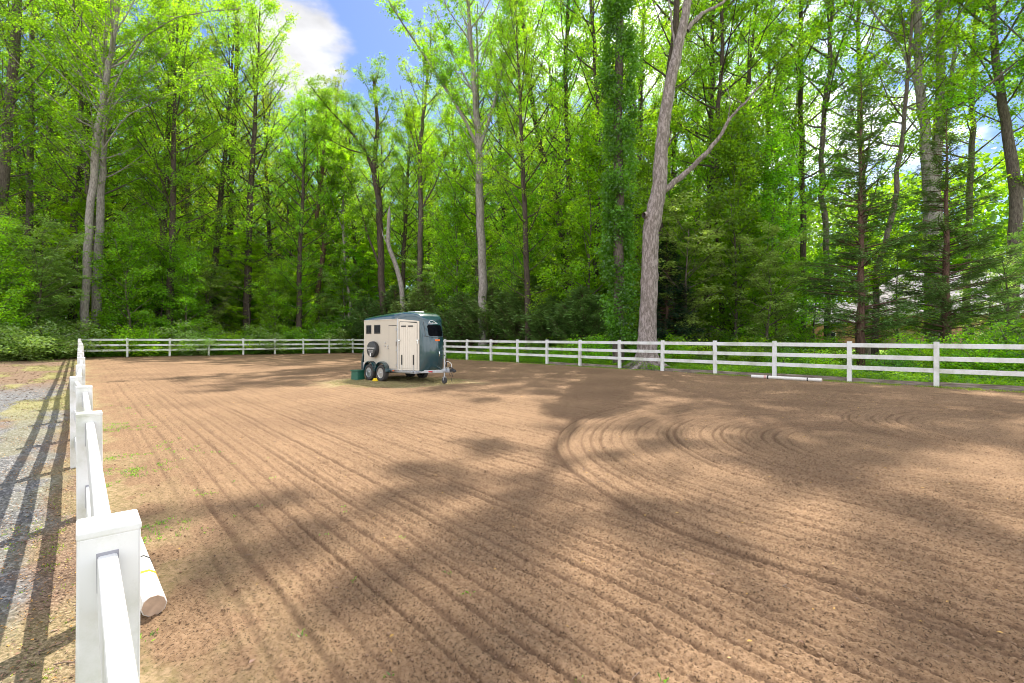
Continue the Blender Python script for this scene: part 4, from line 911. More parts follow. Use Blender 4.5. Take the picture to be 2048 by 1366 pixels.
def clods():
    g = rng(700); n = 14000; r = 2.0*(22/2.0)**(g.uniform(0, 1, n)**.8); a = R(-48)+R(100)*g.uniform(0, 1, n); x = np.sin(a)*r; y = np.cos(a)*r; u, v = uv(x, y)
    f, q = furrow(u, v); k = (v > .25) & (v < 19.4) & ((f < -.1) | (g.random(n) < .4)) & (fbm(x*.7, y*.7, 3, 90) > .36); x, y, f = x[k], y[k], f[k]; m = len(x)
    bm = bmesh.new(); bmesh.ops.create_icosphere(bm, subdivisions=1, radius=1); bv = np.array([v_.co[:] for v_ in bm.verts]); bf = np.array([[v_.index for v_ in f_.verts] for f_ in bm.faces]); bm.free()
    s = .004+.008*g.uniform(0, 1, m)**3.0; P = bv[None]*(1+g.normal(0, .22, (m, len(bv), 1)))*s[:, None, None]*np.array([1, 1, .75]); ca, sa = np.cos(g.uniform(0, 6, m)), 0
    P = P+np.stack([x, y, ground(x, y)+f*.017+s*.3+.006], 1)[:, None, :]
    Fc = (bf[None]+(np.arange(m)*len(bv))[:, None, None]).reshape(-1, 3)
    o = add_mesh('clods', P.reshape(-1, 3), Fc, M['clod'], None, True); tag(o, 'loose crumbs of soil turned up by the harrow', 'soil clods', kind='stuff')
M['clod'] = plain('clod', (.22, .142, .09), .95, var=.35, scale=3, spec=.1)
clods()
def twigs():
    g = rng(720); M['twig'] = plain('twig', (.16, .11, .08), .9, var=.4); paths = []
    for k in range(150):
        if k < 95: u, v = g.uniform(.6, 12), g.uniform(-2.2, .0)
        else: u, v = g.uniform(-2, 14), g.uniform(.2, 12)
        x, y = xy(u, v); a = g.uniform(0, 6.28); Ln = g.uniform(.05, .22 if k < 95 else .10); z = G(x, y)+.022; t = np.linspace(-.5, .5, 5)
        b = g.normal(0, .12, 5)*Ln; P = np.stack([x+np.cos(a)*t*Ln-np.sin(a)*b, y+np.sin(a)*t*Ln+np.cos(a)*b, z+g.uniform(0, .01, 5)], 1); paths.append((P, np.linspace(.004, .0018, 5), 5))
    V, Fc = tube_np(paths, 2); tag(add_mesh('twigs', V, Fc, M['twig'], None, True), 'small dry twigs scattered on the verge and the near soil', 'twigs', kind='stuff')
twigs()

# far woods seen between the trunks
def far_wood():
    g = rng(800); n = 210000; a = np.radians(g.uniform(-62, 56, n)); r = g.uniform(90, 112, n); x = np.sin(a)*r; y = np.cos(a)*r
    hh = 21+9*fbm(a*9, r*.05, 3, 91); z = ground(x, y)+g.uniform(0, 1, n)**1.1*hh; k = fbm(x*.22+z*.1, z*.3, 3, 92)+g.normal(0, .06, n) > .40
    x, y, z = x[k], y[k], z[k]; m = len(x); d = g.normal(0, 1, (m, 3)); nr = g.normal(0, .6, (m, 3)); nr[:, 2] += .8; ln = g.uniform(.5, 1.0, m)
    V, Fc = leafquads(np.stack([x, y, z], 1), d, nr, ln, ln*.8); tint = np.clip(.1+.8*fbm(x*.3+9, z*.3, 3, 93)+g.normal(0, .12, m), 0, 1)
    o = add_mesh('far_woods', V, Fc, M['leaf'], None, False, {'tint': ('FACE', tint)}); tag(o, 'distant green woods closing the view between the trunks', 'woods', kind='stuff')
far_wood()

# ------------------------------------------------------------------ horse trailer
def paint(name, col, rough=.25, coat=.6, var=.05):
    m = plain(name, col, rough, 0, var, 3, coat=coat); return m
M['green_paint'] = paint('green_paint', (.007, .043, .055), .22, .9)
M['beige'] = plain('beige_panel', (.52, .47, .385), .5, var=.05, scale=2.5, spec=.4)
M['beige_trim'] = plain('beige_trim', (.64, .59, .50), .45, var=.05)
M['alu'] = plain('aluminium', (.55, .56, .58), .35, .9, var=.12, scale=20)
M['galv'] = plain('galvanised', (.45, .47, .50), .45, .8, var=.25, scale=15)
M['rubber'] = plain('tyre_rubber', (.045, .042, .040), .85, var=.4, scale=12, bump=.4)
M['glass'] = plain('dark_glass', (.006, .007, .010), .15, var=.02, spec=.05)
M['red'] = plain('red_lens', (.5, .01, .02), .2, coat=.5)
M['orange'] = plain('orange_lens', (.85, .16, .02), .2, coat=.5)
M['white_print'] = plain('white_print', (.75, .75, .74), .5)
M['cover'] = plain('spare_cover', (.016, .017, .02), .45, var=.2, coat=.2)
M['tarp'] = plain('mottled_tarp', (.20, .21, .23), .7, var=.9, scale=16)
M['tub'] = plain('green_plastic', (.012, .10, .062), .4, var=.1)
M['chrome'] = plain('chrome', (.8, .8, .8), .15, 1)
M['seam'] = plain('dark_seam', (.01, .012, .015), .6)

def trailer():
    H0 = Vector((math.cos(R(-42)), math.sin(R(-42)))); Nn = Vector((math.sin(R(42)), math.cos(R(42))))
    O = TR+Nn*(.17+.84)+H0*(-.40)                       # body centre over the axles; local x forward, y to the far side
    zg = G(O.x, O.y)
    root = thing('horse_trailer', 'two-tone horse trailer, beige sides under a dark green roof and nose, parked in the arena', 'trailer', (O.x, O.y, zg), R(-42))
    ox = -.40
    def X(t): return t-ox                                   # t: distance forward of the front axle
    half = [(-1.377, .84), (.875, .84), (1.28, .67), (1.70, .50), (1.80, .485), (1.87, .45), (1.935, .38), (1.985, .23), (2.01, .08)]
    def outline(z, inset=0):
        xs = np.interp(z, [.40, .46, .6, 1.0, 1.6, 1.9, 2.05, 2.2], [1.90, 1.95, 2.0, 2.03, 2.0, 1.93, 1.87, 1.79])
        k = (xs-1.7)/.31
        p = [(X(t) if t <= 1.7 else X(1.7+(t-1.7)*k), w_-inset) for t, w_ in half]
        return [(a, -b) for a, b in p]+[(a, b) for a, b in reversed(p)]
    m = MB(); rings = []
    for z in [.40, .43, .48, .6, .8, 1.0, 1.3, 1.6, 1.78, 1.9, 2.0, 2.08, 2.14, 2.2]:
        rings.append([Vector((a, b, z)) for a, b in outline(z, .03 if z == .40 else 0)])
    m.ring_loft(rings, cap=True); shell = m.build('body', M['green_paint'], root, smooth_=True)
    # roof shell
    st = [(-1.405, 2.30), (-1.402, 2.37), (-1.375, 2.415), (-1.2, 2.435), (-.9, 2.46), (-.5, 2.49), (0, 2.52), (.4, 2.545), (.8, 2.55), (1.05, 2.55), (1.25, 2.54), (1.40, 2.52), (1.52, 2.49), (1.62, 2.445), (1.70, 2.38), (1.755, 2.30), (1.79, 2.205)]
    base = outline(2.2); hx = [a for a, b in base[:9]]; hw = [-b for a, b in base[:9]]
    bm = bmesh.new(); grid = []
    for t, Hh in st:
        wv = np.interp(X(t), hx, hw)+.012 if t < 1.72 else np.interp(X(t), hx, hw)+.004
        if t > 1.78: wv = .09
        zb = float(np.interp(t, [-1.4, .875, 1.7, 1.79], [2.275, 2.285, 2.19, 2.196])); row = []
        for j in range(25):
            s_ = -1+2*j/24; s_ = math.copysign(abs(math.sin(s_*math.pi/2)), s_) if j not in (0, 24) else s_
            zz = zb+(Hh-zb)*max(0, 1-abs(s_)**8.0)**.30
            row.append(bm.verts.new((X(t), s_*wv, zz)))
        grid.append(row)
    for a, b in zip(grid[:-1], grid[1:]):
        for j in range(24): bm.faces.new((a[j], a[j+1], b[j+1], b[j]))
    bm.faces.new(list(reversed(grid[0]))); bmesh.ops.recalc_face_normals(bm, faces=bm.faces)
    mm = MB(); mm.bm.free(); mm.bm = bm
    bmesh.ops.solidify(bm, geom=bm.faces[:], thickness=.01)
    roof = mm.build('roof', M['green_paint'], root, smooth_=True)
    m = MB(); m.box((X(.75), .05, 2.575), (.5, .42, .05), None, .02, 3); m.build('roof_vent', M['alu'], roof)
    m = MB(); m.prism([(X(-1.40), 2.26), (X(-1.40), 2.29), (X(.9), 2.30), (X(1.7), 2.205), (X(1.7), 2.18), (X(.88), 2.272)], -.822, -.812)
    # beige side walls
    for sg in (-1, 1):
        m = MB(); y = sg*.848
        m.prism([(X(-1.37), .43), (X(.865), .43), (X(.865), 2.292), (X(-1.37), 2.292)], y-.008, y+.008)
        m.build('side_wall', M['beige'], root)
        # rain gutter strip under the roof
        m = MB(); m.box((X(-.25), sg*.864, 2.286), (2.26, .012, .022), None, .003); m.build('gutter', M['beige_trim'], root)
        m = MB(); m.box((X(-.25), sg*.858, .445), (2.24, .010, .05), None, .003); m.build('base_trim', M['alu'], root)
        m = MB(); m.box((X(-1.35), sg*.859, 1.36), (.03, .012, 1.84), None, .003); m.build('edge_trim', M['beige_trim'], root)
        for t_ in (.62,):
            m = MB(); m.box((X(t_), sg*.868, .40), (.09, .02, .04), None, .006); m.build('marker_lamp', M['orange'], root)
        # corner post and ribbed front ramp facet
        m = MB(); m.box((X(.875), sg*.852, 1.36), (.035, .035, 1.88), None, .008); m.build('corner_post', M['alu'], root)
        a = Vector((X(.895), sg*.837, 0)); b = Vector((X(1.695), sg*.508, 0)); d = (b-a); Ld = d.length; d.normalize(); nrm = Vector((-d.y*-sg, d.x*-sg, 0)); nrm = Vector((d.y, -d.x, 0))*(1 if sg < 0 else -1)
        door = bpy.data.objects.new('front_door', None)
        # local frame of the facet: s along, z up, n outwards
        def FP(s_, z, n_): return a+d*s_+nrm*n_+Vector((0, 0, z))
        def slab(m, s0, s1, z0, z1a, z1b, n0, n1):
            P = lambda s_, z, n_: FP(s_, z, n_)
            m.ring_loft([[P(s0, z0, n0), P(s1, z0, n0), P(s1, z1b, n0), P(s0, z1a, n0)], [P(s0, z0, n1), P(s1, z0, n1), P(s1, z1b, n1), P(s0, z1a, n1)]])
        ztop = lambda s_: 2.288-.085*(s_/Ld)
        m = MB(); slab(m, .0, Ld, .43, ztop(0), ztop(Ld), -.01, .006)
        dp = m.build('front_door', M['beige_trim'], root)
        m = MB(); e0, e1 = .08, Ld-.10
        nrib = 9; wr = (e1-e0)/nrib
        for k in range(nrib): slab(m, e0+k*wr+.006, e0+(k+1)*wr-.002, .50, ztop(e0)-.13, ztop(e1)-.13, .004, .016)
        m.build('ribbed_panel', M['beige_trim'], dp)
        m = MB(); slab(m, e1+.012, e1+.024, .47, ztop(e1)-.06, ztop(e1)-.06, .004, .010); slab(m, e0-.03, e0-.022, .47, ztop(e0)-.1, ztop(e0)-.1, .004, .009); slab(m, e0-.02, e1, ztop(e0)-.105, ztop(e0)-.085, ztop(e1)-.085, .004, .010); m.build('door_seam', M['seam'], dp)
        for s0, s1 in ((.13, .33), (.42, .62)):
            m = MB(); slab(m, s0, s1, 2.00, 2.045, 2.045, .014, .026); m.build('vent', M['seam'], dp)
        for s0 in (.14, .62):
            m = MB(); slab(m, s0, s0+.035, .63, .99, .99, .014, .04); m.build('gas_strut', M['black'], dp)
            m = MB(); slab(m, s0+.008, s0+.024, .40, .66, .66, .016, .03); m.build('strut_rod', M['alu'], dp)
        for s0 in (.03, Ld-.07):
            m = MB(); slab(m, s0-.02, s0+.06, 1.50, 1.53, 1.53, .006, .05); slab(m, s0+.01, s0+.03, 1.38, 1.53, 1.53, .02, .04); m.build('latch', M['chrome'], dp)
        # fenders
        m = MB()
        for cx in (0.0, -.80):
            prof = []
            for k in range(15):
                an = math.pi*k/14; prof.append((X(cx)+math.cos(an)*.385, .34+math.sin(an)*.385))
            inner = [(X(cx)+math.cos(math.pi*k/14)*.345, .34+math.sin(math.pi*k/14)*.345) for k in reversed(range(15))]
            for k in range(14):
                o1, o2, i2, i1 = prof[k], prof[k+1], inner[13-k], inner[14-k]
                y0, y1 = sg*.83, sg*1.03
                m.ring_loft([[Vector((o1[0], y0, o1[1])), Vector((o2[0], y0, o2[1])), Vector((i2[0], y0, i2[1])), Vector((i1[0], y0, i1[1]))], [Vector((o1[0], y1, o1[1])), Vector((o2[0], y1, o2[1])), Vector((i2[0], y1, i2[1])), Vector((i1[0], y1, i1[1]))]])
        bmesh.ops.remove_doubles(m.bm, verts=m.bm.verts, dist=.0005)
        m.build('fender', M['green_paint'], root, smooth_=True, bev=.012)
        # wheels
        for cx in (0.0, -.80):
            yc = sg*.925; r = .305
            wh = bpy.data.objects.new('wheel', None); COL.objects.link(wh); wh.parent = root; wh.location = (X(cx), yc, r-.012)
            m = MB(); m.lathe([(.185, -.075), (.20, -.088), (.25, -.094), (.285, -.088), (.302, -.066), (.305, -.03), (.305, .03), (.302, .066), (.285, .088), (.25, .094), (.20, .088), (.185, .075)], (0, 0, 0), 'Y', 40, closed=True); m.build('tyre', M['rubber'], wh, smooth_=True)
            m = MB(); m.lathe([(.188, sg*.078), (.192, sg*.086), (.178, sg*.080), (.165, sg*.045), (.13, sg*.034), (.105, sg*.05), (.075, sg*.062), (.06, sg*.05), (.05, sg*.05), (.05, sg*.085), (.02, sg*.092), (.001, sg*.092)], (0, 0, 0), 'Y', 32)
            m.build('rim', M['alu'], wh, smooth_=True)
            m = MB(); m.lathe([(.085, sg*.0575), (.085, sg*.066), (.148, sg*.047), (.148, sg*.037)], (0, 0, 0), 'Y', 32); m.build('rim_recess', M['seam'], wh)
            m = MB()
            for k in range(5):
                an = k*2*math.pi/5; m.lathe([(.012, sg*.05), (.012, sg*.075), (.004, sg*.08)], (math.cos(an)*.078, 0, math.sin(an)*.078), 'Y', 6)
            for k in range(8):
                an = k*2*math.pi/8+.2; m.lathe([(.014, sg*.041), (.014, sg*.043)], (math.cos(an)*.145, 0, math.sin(an)*.145), 'Y', 8)
            m.build('bolts', M['seam'], wh)
    # chassis and drawbar
    m = MB()
    for sg in (-1, 1):
        m.box((X(.15), sg*.70, .37), (3.1, .07, .09), None, .006)
        m.box((X(.15), sg*.80, .395), (3.05, .045, .06), None, .006)
    for t in (-1.2, 0, -.8, .8, 1.6): m.box((X(t), 0, .36), (.06, 1.4, .07))
    m.tube([(X(0), -.8, .30), (X(0), .8, .30)], .035, 10); m.tube([(X(-.8), -.8, .30), (X(-.8), .8, .30)], .035, 10)
    m.build('chassis', M['galv'], root)
    m = MB()
    for sg in (-1, 1):
        p, q = Vector((X(1.20), sg*.66, .37)), Vector((X(2.64), sg*.05, .43)); d = (q-p); xx = d.normalized(); yy = Vector((0, 0, 1)).cross(xx).normalized(); zz = xx.cross(yy)
        m.box((p+q)/2, (d.length, .06, .10), Matrix((xx, yy, zz)).transposed(), .006)
    m.box((X(2.67), 0, .44), (.26, .12, .11), None, .01)
    db = m.build('drawbar', M['galv'], root)
    m = MB(); m.box((X(2.57), 0, .52), (.22, .10, .06), None, .01); m.tube([(X(2.48), 0, .5), (X(2.48), 0, .66)], .03, 8); m.build('hitch_housing', M['alu'], db)
    m = MB(); m.tube([(X(2.74), 0, .46), (X(2.92), 0, .47), (X(3.00), 0, .44)], [.05, .045, .06], 10); m.lathe([(.03, 0), (.065, .01), (.07, .05), (.05, .09), (.01, .10)], (X(3.00), 0, .40), 'Z', 14); m.tube([(X(2.98), 0, .50), (X(2.82), 0, .56), (X(2.74), 0, .55)], .02, 8); m.build('coupling', M['black'], db, smooth_=True)
    m = MB(); m.tube([(X(2.52), .04, .58), (X(2.54), .05, .80), (X(2.52), .05, .86)], [.02, .018, .022], 8); m.build('hand_brake', M['black'], db)
    m = MB(); m.tube([(X(2.62)+math.cos(a_)*.20, .02+.03*math.sin(3*a_), .56+math.sin(a_)*.21) for a_ in np.linspace(.0, 2.9, 14)], .008, 6); m.build('breakaway_cable', M['white_print'], db)
    m = MB(); m.tube([(X(2.82), .02, .44), (X(2.90), .0, .28), (X(2.86), -.02, .14), (X(2.89), 0, .03)], .008, 6); m.tube([(X(2.72), -.03, .44), (X(2.82), -.04, .26), (X(2.92), -.02, .40)], .007, 6); m.build('safety_chain', M['seam'], db)
    # jockey wheel
    jw = bpy.data.objects.new('jockey_wheel', None); COL.objects.link(jw); jw.parent = root; jw.location = (X(2.60), -.11, 0)
    m = MB(); m.tube([(0, 0, .20), (0, 0, .96)], .026, 12); m.box((0, 0, .44), (.09, .09, .10), None, .01); m.build('mast', M['galv'], jw, smooth_=True)
    m = MB(); m.tube([(0, 0, .96), (0, 0, .99), (.0, -.02, 1.0), (-.22, -.02, 1.0)], .011, 8); m.build('crank', M['black'], jw)
    m = MB(); m.lathe([(.03, -.035), (.07, -.04), (.108, -.034), (.112, 0), (.108, .034), (.07, .04), (.03, .035)], (.0, 0, .106), 'Y', 26); m.build('roller', M['rubber'], jw, smooth_=True)
    m = MB(); m.tube([(0, -.055, .11), (0, -.05, .22)], .013, 6); m.tube([(0, .055, .11), (0, .05, .22)], .013, 6); m.box((0, 0, .225), (.05, .14, .02)); m.build('fork', M['galv'], jw)
    # side windows, right-hand side and left-hand side alike
    for sg in (-1, 1):
        for t0, t1 in ((-1.215, -.86), (-.655, -.24)):
            w_ = t1-t0; cx = X((t0+t1)/2)
            m = MB(); m.box((cx, sg*.858, 1.935), (w_, .022, .335), None, .009, 3); f_ = m.build('window', M['black'], root)
            m = MB(); m.box((cx-w_*.235, sg*.8705, 1.94), (w_*.40, .004, .25)); m.box((cx+w_*.235, sg*.8705, 1.94), (w_*.40, .004, .25)); m.build('pane', M['glass'], f_)
    # narrow groom door, hinges and small fittings
    m = MB(); y = -.8585
    for a_, b_, c_, d_ in ((.33, .34, .47, 2.05), (.78, .79, .47, 2.05)): m.box((X((a_+b_)/2), y, (c_+d_)/2), (b_-a_, .004, d_-c_))
    m.box((X(.56), y, 2.055), (.50, .010, .018)); m.build('side_door_seam', M['seam'], root)
    m = MB(); m.box((X(.56), -.8595, 1.26), (.44, .006, 1.56), None, .002, 1); sdp = m.build('side_door', M['beige'], root)
    for z in (.62, 1.15, 1.5, 1.9):
        m = MB(); m.box((X(.80), -.868, z), (.05, .018, .07), None, .004); m.build('hinge', M['alu'], sdp)
    for t, z in ((.27, 1.30), (.10, 1.42), (.27, 1.22), (.08, 1.30)):
        m = MB(); m.box((X(t), -.87, z), (.05, .03, .04), None, .008); m.build('latch', M['alu'], root)
    m = MB(); m.box((X(.80), -.869, 1.38), (.02, .012, .14)); m.build('side_reflector', M['seam'], root)
    # spare wheel in its cover, with print
    m = MB(); yc = -.858
    m.lathe([(.22, yc), (.285, yc-.01), (.305, yc-.04), (.308, yc-.12), (.300, yc-.165), (.285, yc-.185), (.24, yc-.19), (.001, yc-.19)], (X(-.60), 0, 1.17), 'Y', 44); sp = m.build('spare_wheel_cover', M['cover'], root, smooth_=True)
    def text(body, size, loc, rot, par, mat, name, ext=.0008, sx=1):
        cu = bpy.data.curves.new(name, 'FONT'); cu.body = body; cu.size = size; cu.align_x = 'CENTER'; cu.align_y = 'CENTER'; cu.extrude = ext
        ob = bpy.data.objects.new(name, cu); COL.objects.link(ob); ob.location = loc; ob.rotation_euler = rot; ob.parent = par; cu.materials.append(mat); bpy.context.view_layer.update(); me = bpy.data.meshes.new_from_object(ob); o2 = bpy.data.objects.new(name, me); COL.objects.link(o2); o2.location = loc; o2.rotation_euler = rot; o2.parent = par; bpy.data.objects.remove(ob); return o2
    yf = yc-.1925; rt = (R(90), 0, 0)
    text('B\u00f6ckmann', .125, (X(-.60), yf, 1.22), rt, sp, M['white_print'], 'lettering')
    text('HORSE TRAILERS', .046, (X(-.60), yf, 1.115), rt, sp, M['white_print'], 'lettering')
    text('WORLDWIDE', .046, (X(-.60), yf, 1.065), rt, sp, M['white_print'], 'lettering')
    m = MB(); m.box((X(-.62), yf, .965), (.085, .002, .125)); m.build('printed_panel', M['white_print'], sp)
    # front window, arch emblem, reflector, handles
    def front(y, z):                       # a point on the nose surface
        o_ = outline(z); n_ = len(o_)//2; ys = [-b for a, b in o_[2:n_]]+[-.0]; xs = [a for a, b in o_[2:n_]]+[o_[n_-1][0]]
        return float(np.interp(-abs(y), [-q for q in ys], xs)) if True else 0
    def patch(y0, y1, z0, z1, off, ny=12, nz=8, rad=.05):
        bm2 = bmesh.new(); G2 = []
        for i in range(nz+1):
            z = z0+(z1-z0)*i/nz; e_ = min(z-z0, z1-z); sh_ = rad-math.sqrt(max(0, rad*rad-(rad-e_)**2)) if e_ < rad else 0; row = []
            for j in range(ny+1):
                yy = (y0+sh_)+(y1-y0-2*sh_)*j/ny; row.append(bm2.verts.new((front(yy, z)+off, yy, z)))
            G2.append(row)
        for a_, b_ in zip(G2[:-1], G2[1:]):
            for j in range(ny): bm2.faces.new((a_[j], a_[j+1], b_[j+1], b_[j]))
        bmesh.ops.solidify(bm2, geom=bm2.faces[:], thickness=-.012); q = MB(); q.bm.free(); q.bm = bm2; return q
    patch(-.29, .36, 1.66, 2.07, .006).build('front_window', M['glass'], root, smooth_=True)
    lean = -math.atan2(.14, .3)
    arc = [(front(y, z)+.012, y, z) for y, z in [(-.20+.40*k/16, 2.115+.115*math.sin(math.pi*(k/16)**.75)) for k in range(17)]]
    m = MB(); m.tube(arc, .008, 6); em = m.build('emblem', M['white_print'], root)
    text('B\u00f6ckmann', .085, (front(0, 2.13)+.018, .0, 2.135), (R(90)+lean*.6, 0, R(90)), em, M['white_print'], 'lettering', .002)
    m = MB(); m.box((front(.06, 1.52)+.006, .06, 1.515), (.02, .22, .06), None, .006); m.build('reflector', M['orange'], root)
    m = MB(); zz = [(front(.09, z)+dx, .09, z) for z, dx in ((1.12, 0), (1.115, .05), (1.08, .06), (.99, .06), (.94, .05), (.935, 0))]; m.tube(zz, .012, 8); m.build('grab_handle', M['chrome'], root, smooth_=True)
    m = MB()
    m.tube([(front(y, 1.615)+.002, y, 1.615+.05*(abs(y)/.44)**2) for y in np.linspace(-.48, .48, 17)], .007, 6)
    for sg in (-1, 1): m.tube([(front(.40, z)+.003, sg*.40, z) for z in np.linspace(1.66, 2.18, 9)], .007, 6)
    m.build('nose_seam', M['seam'], root)
    m = MB(); m.box((X(2.10), -.33, .40), (.16, .02, .045), Matrix.Rotation(-math.atan2(.61, 1.82)*-1, 3, 'Z'), .006); m.build('side_marker', M['red'], root)
    # rear ramp leaning out at the foot with a mottled tarp rolled on top
    m = MB(); prof = [(X(-1.40), 1.24), (X(-1.46), 1.25), (X(-1.60), 1.02), (X(-1.70), .72), (X(-1.72), .42), (X(-1.66), .33), (X(-1.60), .34), (X(-1.61), .66), (X(-1.52), .96)]
    m.prism(prof, -.80, .80); rr_ = m.build('rear_ramp', M['green_paint'], root, bev=.01)
    m = MB(); m.prism([(X(-1.385), 1.22), (X(-1.47), 1.24), (X(-1.50), 1.40), (X(-1.49), 1.58), (X(-1.44), 1.66), (X(-1.385), 1.62)], -.82, .80); m.build('tarp_roll', M['tarp'], rr_, smooth_=True, bev=.03)
    m = MB(); m.box((X(-1.50), -.76, .50), (.22, .04, .30), None, .01); m.box((X(-1.44), -.80, .55), (.05, .03, .5), None, .005); m.build('ramp_bracket', M['galv'], rr_)
    m = MB(); m.box((X(-1.75), -.7, .50), (.03, .12, .2), None, .008); m.build('tail_light', M['red'], rr_)
    m = MB(); m.box((X(-1.1), -.78, .30), (.03, .04, .5)); m.build('corner_steady', M['galv'], root)
trailer()
# mounting block (an upturned green tub)
bx_, by_ = (716-1024)/F*18.75, 18.75
t = thing('mounting_block', 'dark green plastic mounting block on the soil behind the trailer wheels', 'step', (bx_, by_, G(bx_, by_)), R(-30))
def rrect(w_, d_, r, n=6):
    pts = []
    for cx, cy_, a0 in ((w_/2-r, d_/2-r, 0), (-w_/2+r, d_/2-r, 90), (-w_/2+r, -d_/2+r, 180), (w_/2-r, -d_/2+r, 270)):
        for k in range(n): a = R(a0+90*k/(n-1)); pts.append((cx+math.cos(a)*r, cy_+math.sin(a)*r))
    return pts
m = MB(); m.ring_loft([[Vector((a, b, z)) for a, b in rrect(w_, d_, .05)] for w_, d_, z in ((.37, .42, -.01), (.36, .41, .08), (.345, .395, .33), (.345, .395, .345))]); m.build('tub', M['tub'], t, True)
m = MB(); m.ring_loft([[Vector((a, b, z)) for a, b in rrect(w_, d_, .06)] for w_, d_, z in ((.40, .45, .345), (.41, .46, .352), (.41, .46, .372), (.39, .44, .378))]); m.build('step_top', M['tub'], t, True)
M['chock'] = plain('yellow_plastic', (.80, .55, .01), .45)
cx_, cy_ = (750-1024)/F*18.05, 18.05
m = MB(); m.prism([(-.11, 0), (.10, 0), (.10, .03), (.03, .12), (-.01, .12), (-.09, .03)], -.06, .06)
o = m.build('wheel_chock', M['chock'], None, bev=.008); o.location = (cx_, cy_, G(cx_, cy_)+.005); o.rotation_euler = (0, 0, R(-42)); tag(o, 'small yellow wheel chock on the ground between the trailer wheels', 'wheel chock')

# ------------------------------------------------------------------ house beyond the lawn
def shingle_mat():
    m, t, p = newmat('roof_shingle'); n = t.nodes.new; l = t.links.new
    co = n('ShaderNodeTexCoord'); b = n('ShaderNodeTexBrick'); b.inputs['Scale'].default_value = 3.0; b.inputs['Mortar Size'].default_value = .012; b.inputs['Bias'].default_value = -.2
    b.inputs['Color1'].default_value = (.34, .31, .33, 1); b.inputs['Color2'].default_value = (.46, .42, .45, 1); b.inputs['Mortar'].default_value = (.16, .15, .16, 1)
    g = n('ShaderNodeMapping'); g.inputs['Rotation'].default_value = (R(90), 0, 0); l(co.outputs['Object'], g.inputs[0]); l(g.outputs[0], b.inputs['Vector']); l(b.outputs[0], p.inputs['Base Color']); p.inputs['Roughness'].default_value = .9; return m
def brick_mat():
    m, t, p = newmat('brick'); n = t.nodes.new; l = t.links.new
    co = n('ShaderNodeTexCoord'); g = n('ShaderNodeMapping'); g.inputs['Rotation'].default_value = (R(90), 0, 0); b = n('ShaderNodeTexBrick'); b.inputs['Scale'].default_value = 4.5
    b.inputs['Color1'].default_value = (.30, .11, .06, 1); b.inputs['Color2'].default_value = (.42, .19, .10, 1); b.inputs['Mortar'].default_value = (.42, .38, .33, 1); b.inputs['Mortar Size'].default_value = .015
    l(co.outputs['Object'], g.inputs[0]); l(g.outputs[0], b.inputs['Vector']); l(b.outputs[0], p.inputs['Base Color']); p.inputs['Roughness'].default_value = .9; return m
M['shingle'] = shingle_mat(); M['brick'] = brick_mat(); M['trimw'] = plain('white_trim', (.72, .72, .70), .5)
def house():
    Zh = 46.0; x0 = (1845-1024)/F*Zh; z0 = G(x0+8, Zh)
    root = thing('brick_house', 'brick house with a pale grey hipped shingle roof, half hidden beyond the lawn', 'house', (x0, Zh, z0), R(8))
    hE, hR = 3.5, 8.5; W, D = 20.0, 11.0
    m = MB(); m.box((W/2, D/2, hE/2-.3), (W, D, hE+.6)); wl = m.build('wall', M['brick'], root)
    def hip(x0_, x1_, y0_, y1_, zb, zt, nm):
        e = .5; bm = bmesh.new(); h = (y1_-y0_)/2+e
        v = [bm.verts.new(c) for c in ((x0_-e, y0_-e, zb), (x1_+e, y0_-e, zb), (x1_+e, y1_+e, zb), (x0_-e, y1_+e, zb), (x0_-e+h*.8, (y0_+y1_)/2, zt), (x1_+e-h*.8, (y0_+y1_)/2, zt))]
        for f_ in ((0, 1, 5, 4), (1, 2, 5), (2, 3, 4, 5), (3, 0, 4), (3, 2, 1, 0)): bm.faces.new([v[k] for k in f_])
        q = MB(); q.bm.free(); q.bm = bm; return q.build(nm, M['shingle'], root)
    rf = hip(0, W, 0, D, hE, hR, 'roof')
    m = MB(); m.box((W/2, -.52, hE-.08), (W+1, .04, .18)); m.box((-.52, D/2, hE-.08), (.04, D+1, .18)); m.build('fascia', M['trimw'], root)
    hip(9.5, 16, -3.5, 6, hE+.02, hR-.6, 'porch_roof'); m = MB(); m.box((12.75, -1.6, hE/2-.3), (6.4, 3.5, hE+.55)); m.build('porch_wall', M['brick'], root)
    for xx in (2.2, 5.2, 8.0):
        m = MB(); m.box((xx, -.02, 1.6), (1.1, .08, 1.5), None, .01); f_ = m.build('window', M['trimw'], root)
        m = MB(); m.box((xx, -.065, 1.6), (.95, .02, 1.35)); m.build('pane', M['glass'], f_)
    m = MB(); m.box((6, 7.5, 7.3), (.9, .7, 2.2)); m.build('chimney', M['brick'], rf)
house()
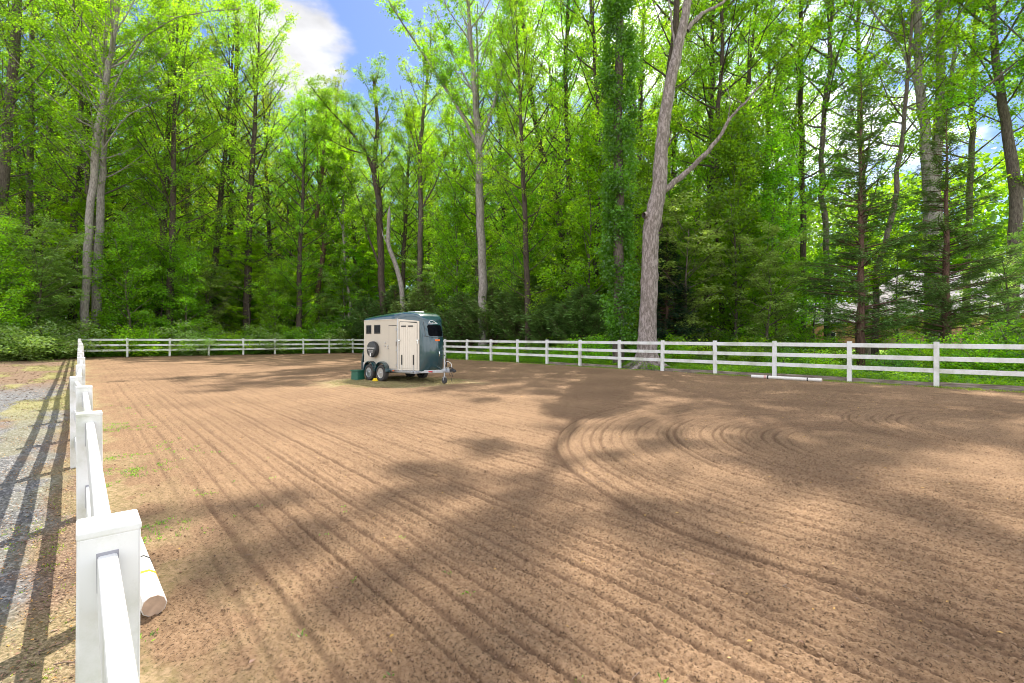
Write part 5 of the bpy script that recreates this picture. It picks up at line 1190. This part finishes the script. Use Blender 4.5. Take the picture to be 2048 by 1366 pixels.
def shed():
    Zh = 52.0; x0 = (1600-1024)/F*Zh; z0 = G(x0, Zh)
    root = thing('garage', 'low outbuilding with a pale shingle roof glimpsed between trunks left of the house', 'outbuilding', (x0, Zh, z0), R(-6))
    m = MB(); m.box((3, 3, 1.2), (6, 6, 3.0)); m.build('wall', M['brick'], root)
    m = MB(); m.prism([(-.4, 2.65), (6.4, 2.65), (6.4, 2.8), (3, 5.2), (-.4, 2.8)], -.4, 6.4, 'X'); m.build('roof', M['shingle'], root)
    m = MB(); m.box((3, -.03, 1.3), (1.2, .06, 1.1)); w_ = m.build('window', M['trimw'], root); m = MB(); m.box((3, -.07, 1.3), (1.05, .02, .95)); m.build('pane', M['glass'], w_)
shed()

# ------------------------------------------------------------------ labels that single out the repeats
ORD = ['first', 'second', 'third', 'fourth', 'fifth', 'sixth', 'seventh', 'eighth', 'ninth', 'tenth', 'eleventh', 'twelfth', 'thirteenth', 'fourteenth', 'fifteenth']
TONE = {'bark': 'brown-barked', 'bark_dark': 'dark-barked', 'bark_grey': 'grey-barked'}
def relabel():
    buckets = {}
    for o in COL.objects:
        g_ = o.get('group')
        if o.parent is not None or not g_ or 'cedar' in g_: continue
        x, y = o.location.x, o.location.y
        if y < 1: continue
        xp = 1024+F*x/y; cat = o.get('category'); wz = where(x, y); d = math.hypot(x, y)
        if cat == 'tree':
            tone = TONE.get(next(c for c in o.children if c.name.startswith('trunk')).data.materials[0].name, 'dark-barked')
            dep = 'near' if d < 58 else 'far' if d < 76 else 'deepest'; base = f'{tone} {dep} woodland tree'; one = 'trees'
        elif cat == 'small tree':
            lf = next(c for c in o.children if c.name.startswith('crown')).data.materials[0].name
            tone = {'leaf_lit': 'bright', 'leaf': 'mid-green', 'leaf_pale': 'pale'}[lf]; dep = 'deep' if d > 62 else 'edge'
            base = f'{tone} understorey tree, woodland {dep},'
        elif cat == 'shrub':
            lf = next(c for c in o.children if c.name.startswith('foliage')).data.materials[0].name
            tone = {'leaf_lit': 'bright green', 'leaf': 'mid-green', 'leaf_deep': 'deep green', 'leaf_pale': 'pale-flecked'}[lf]; base = f'{tone} leafy shrub'
        elif cat == 'board':
            base = 'weathered grey edging board'; wz = 'along the foot of the right fence'
        else: continue
        buckets.setdefault((base, wz), []).append((xp, o))
    for (base, wz), L_ in buckets.items():
        L_.sort(key=lambda t: t[0])
        for i, (xp, o) in enumerate(L_):
            o['label'] = f'{base} {wz}' if len(L_) == 1 else f'{base} {wz}, {ORD[min(i, 14)]} from the left'
relabel()
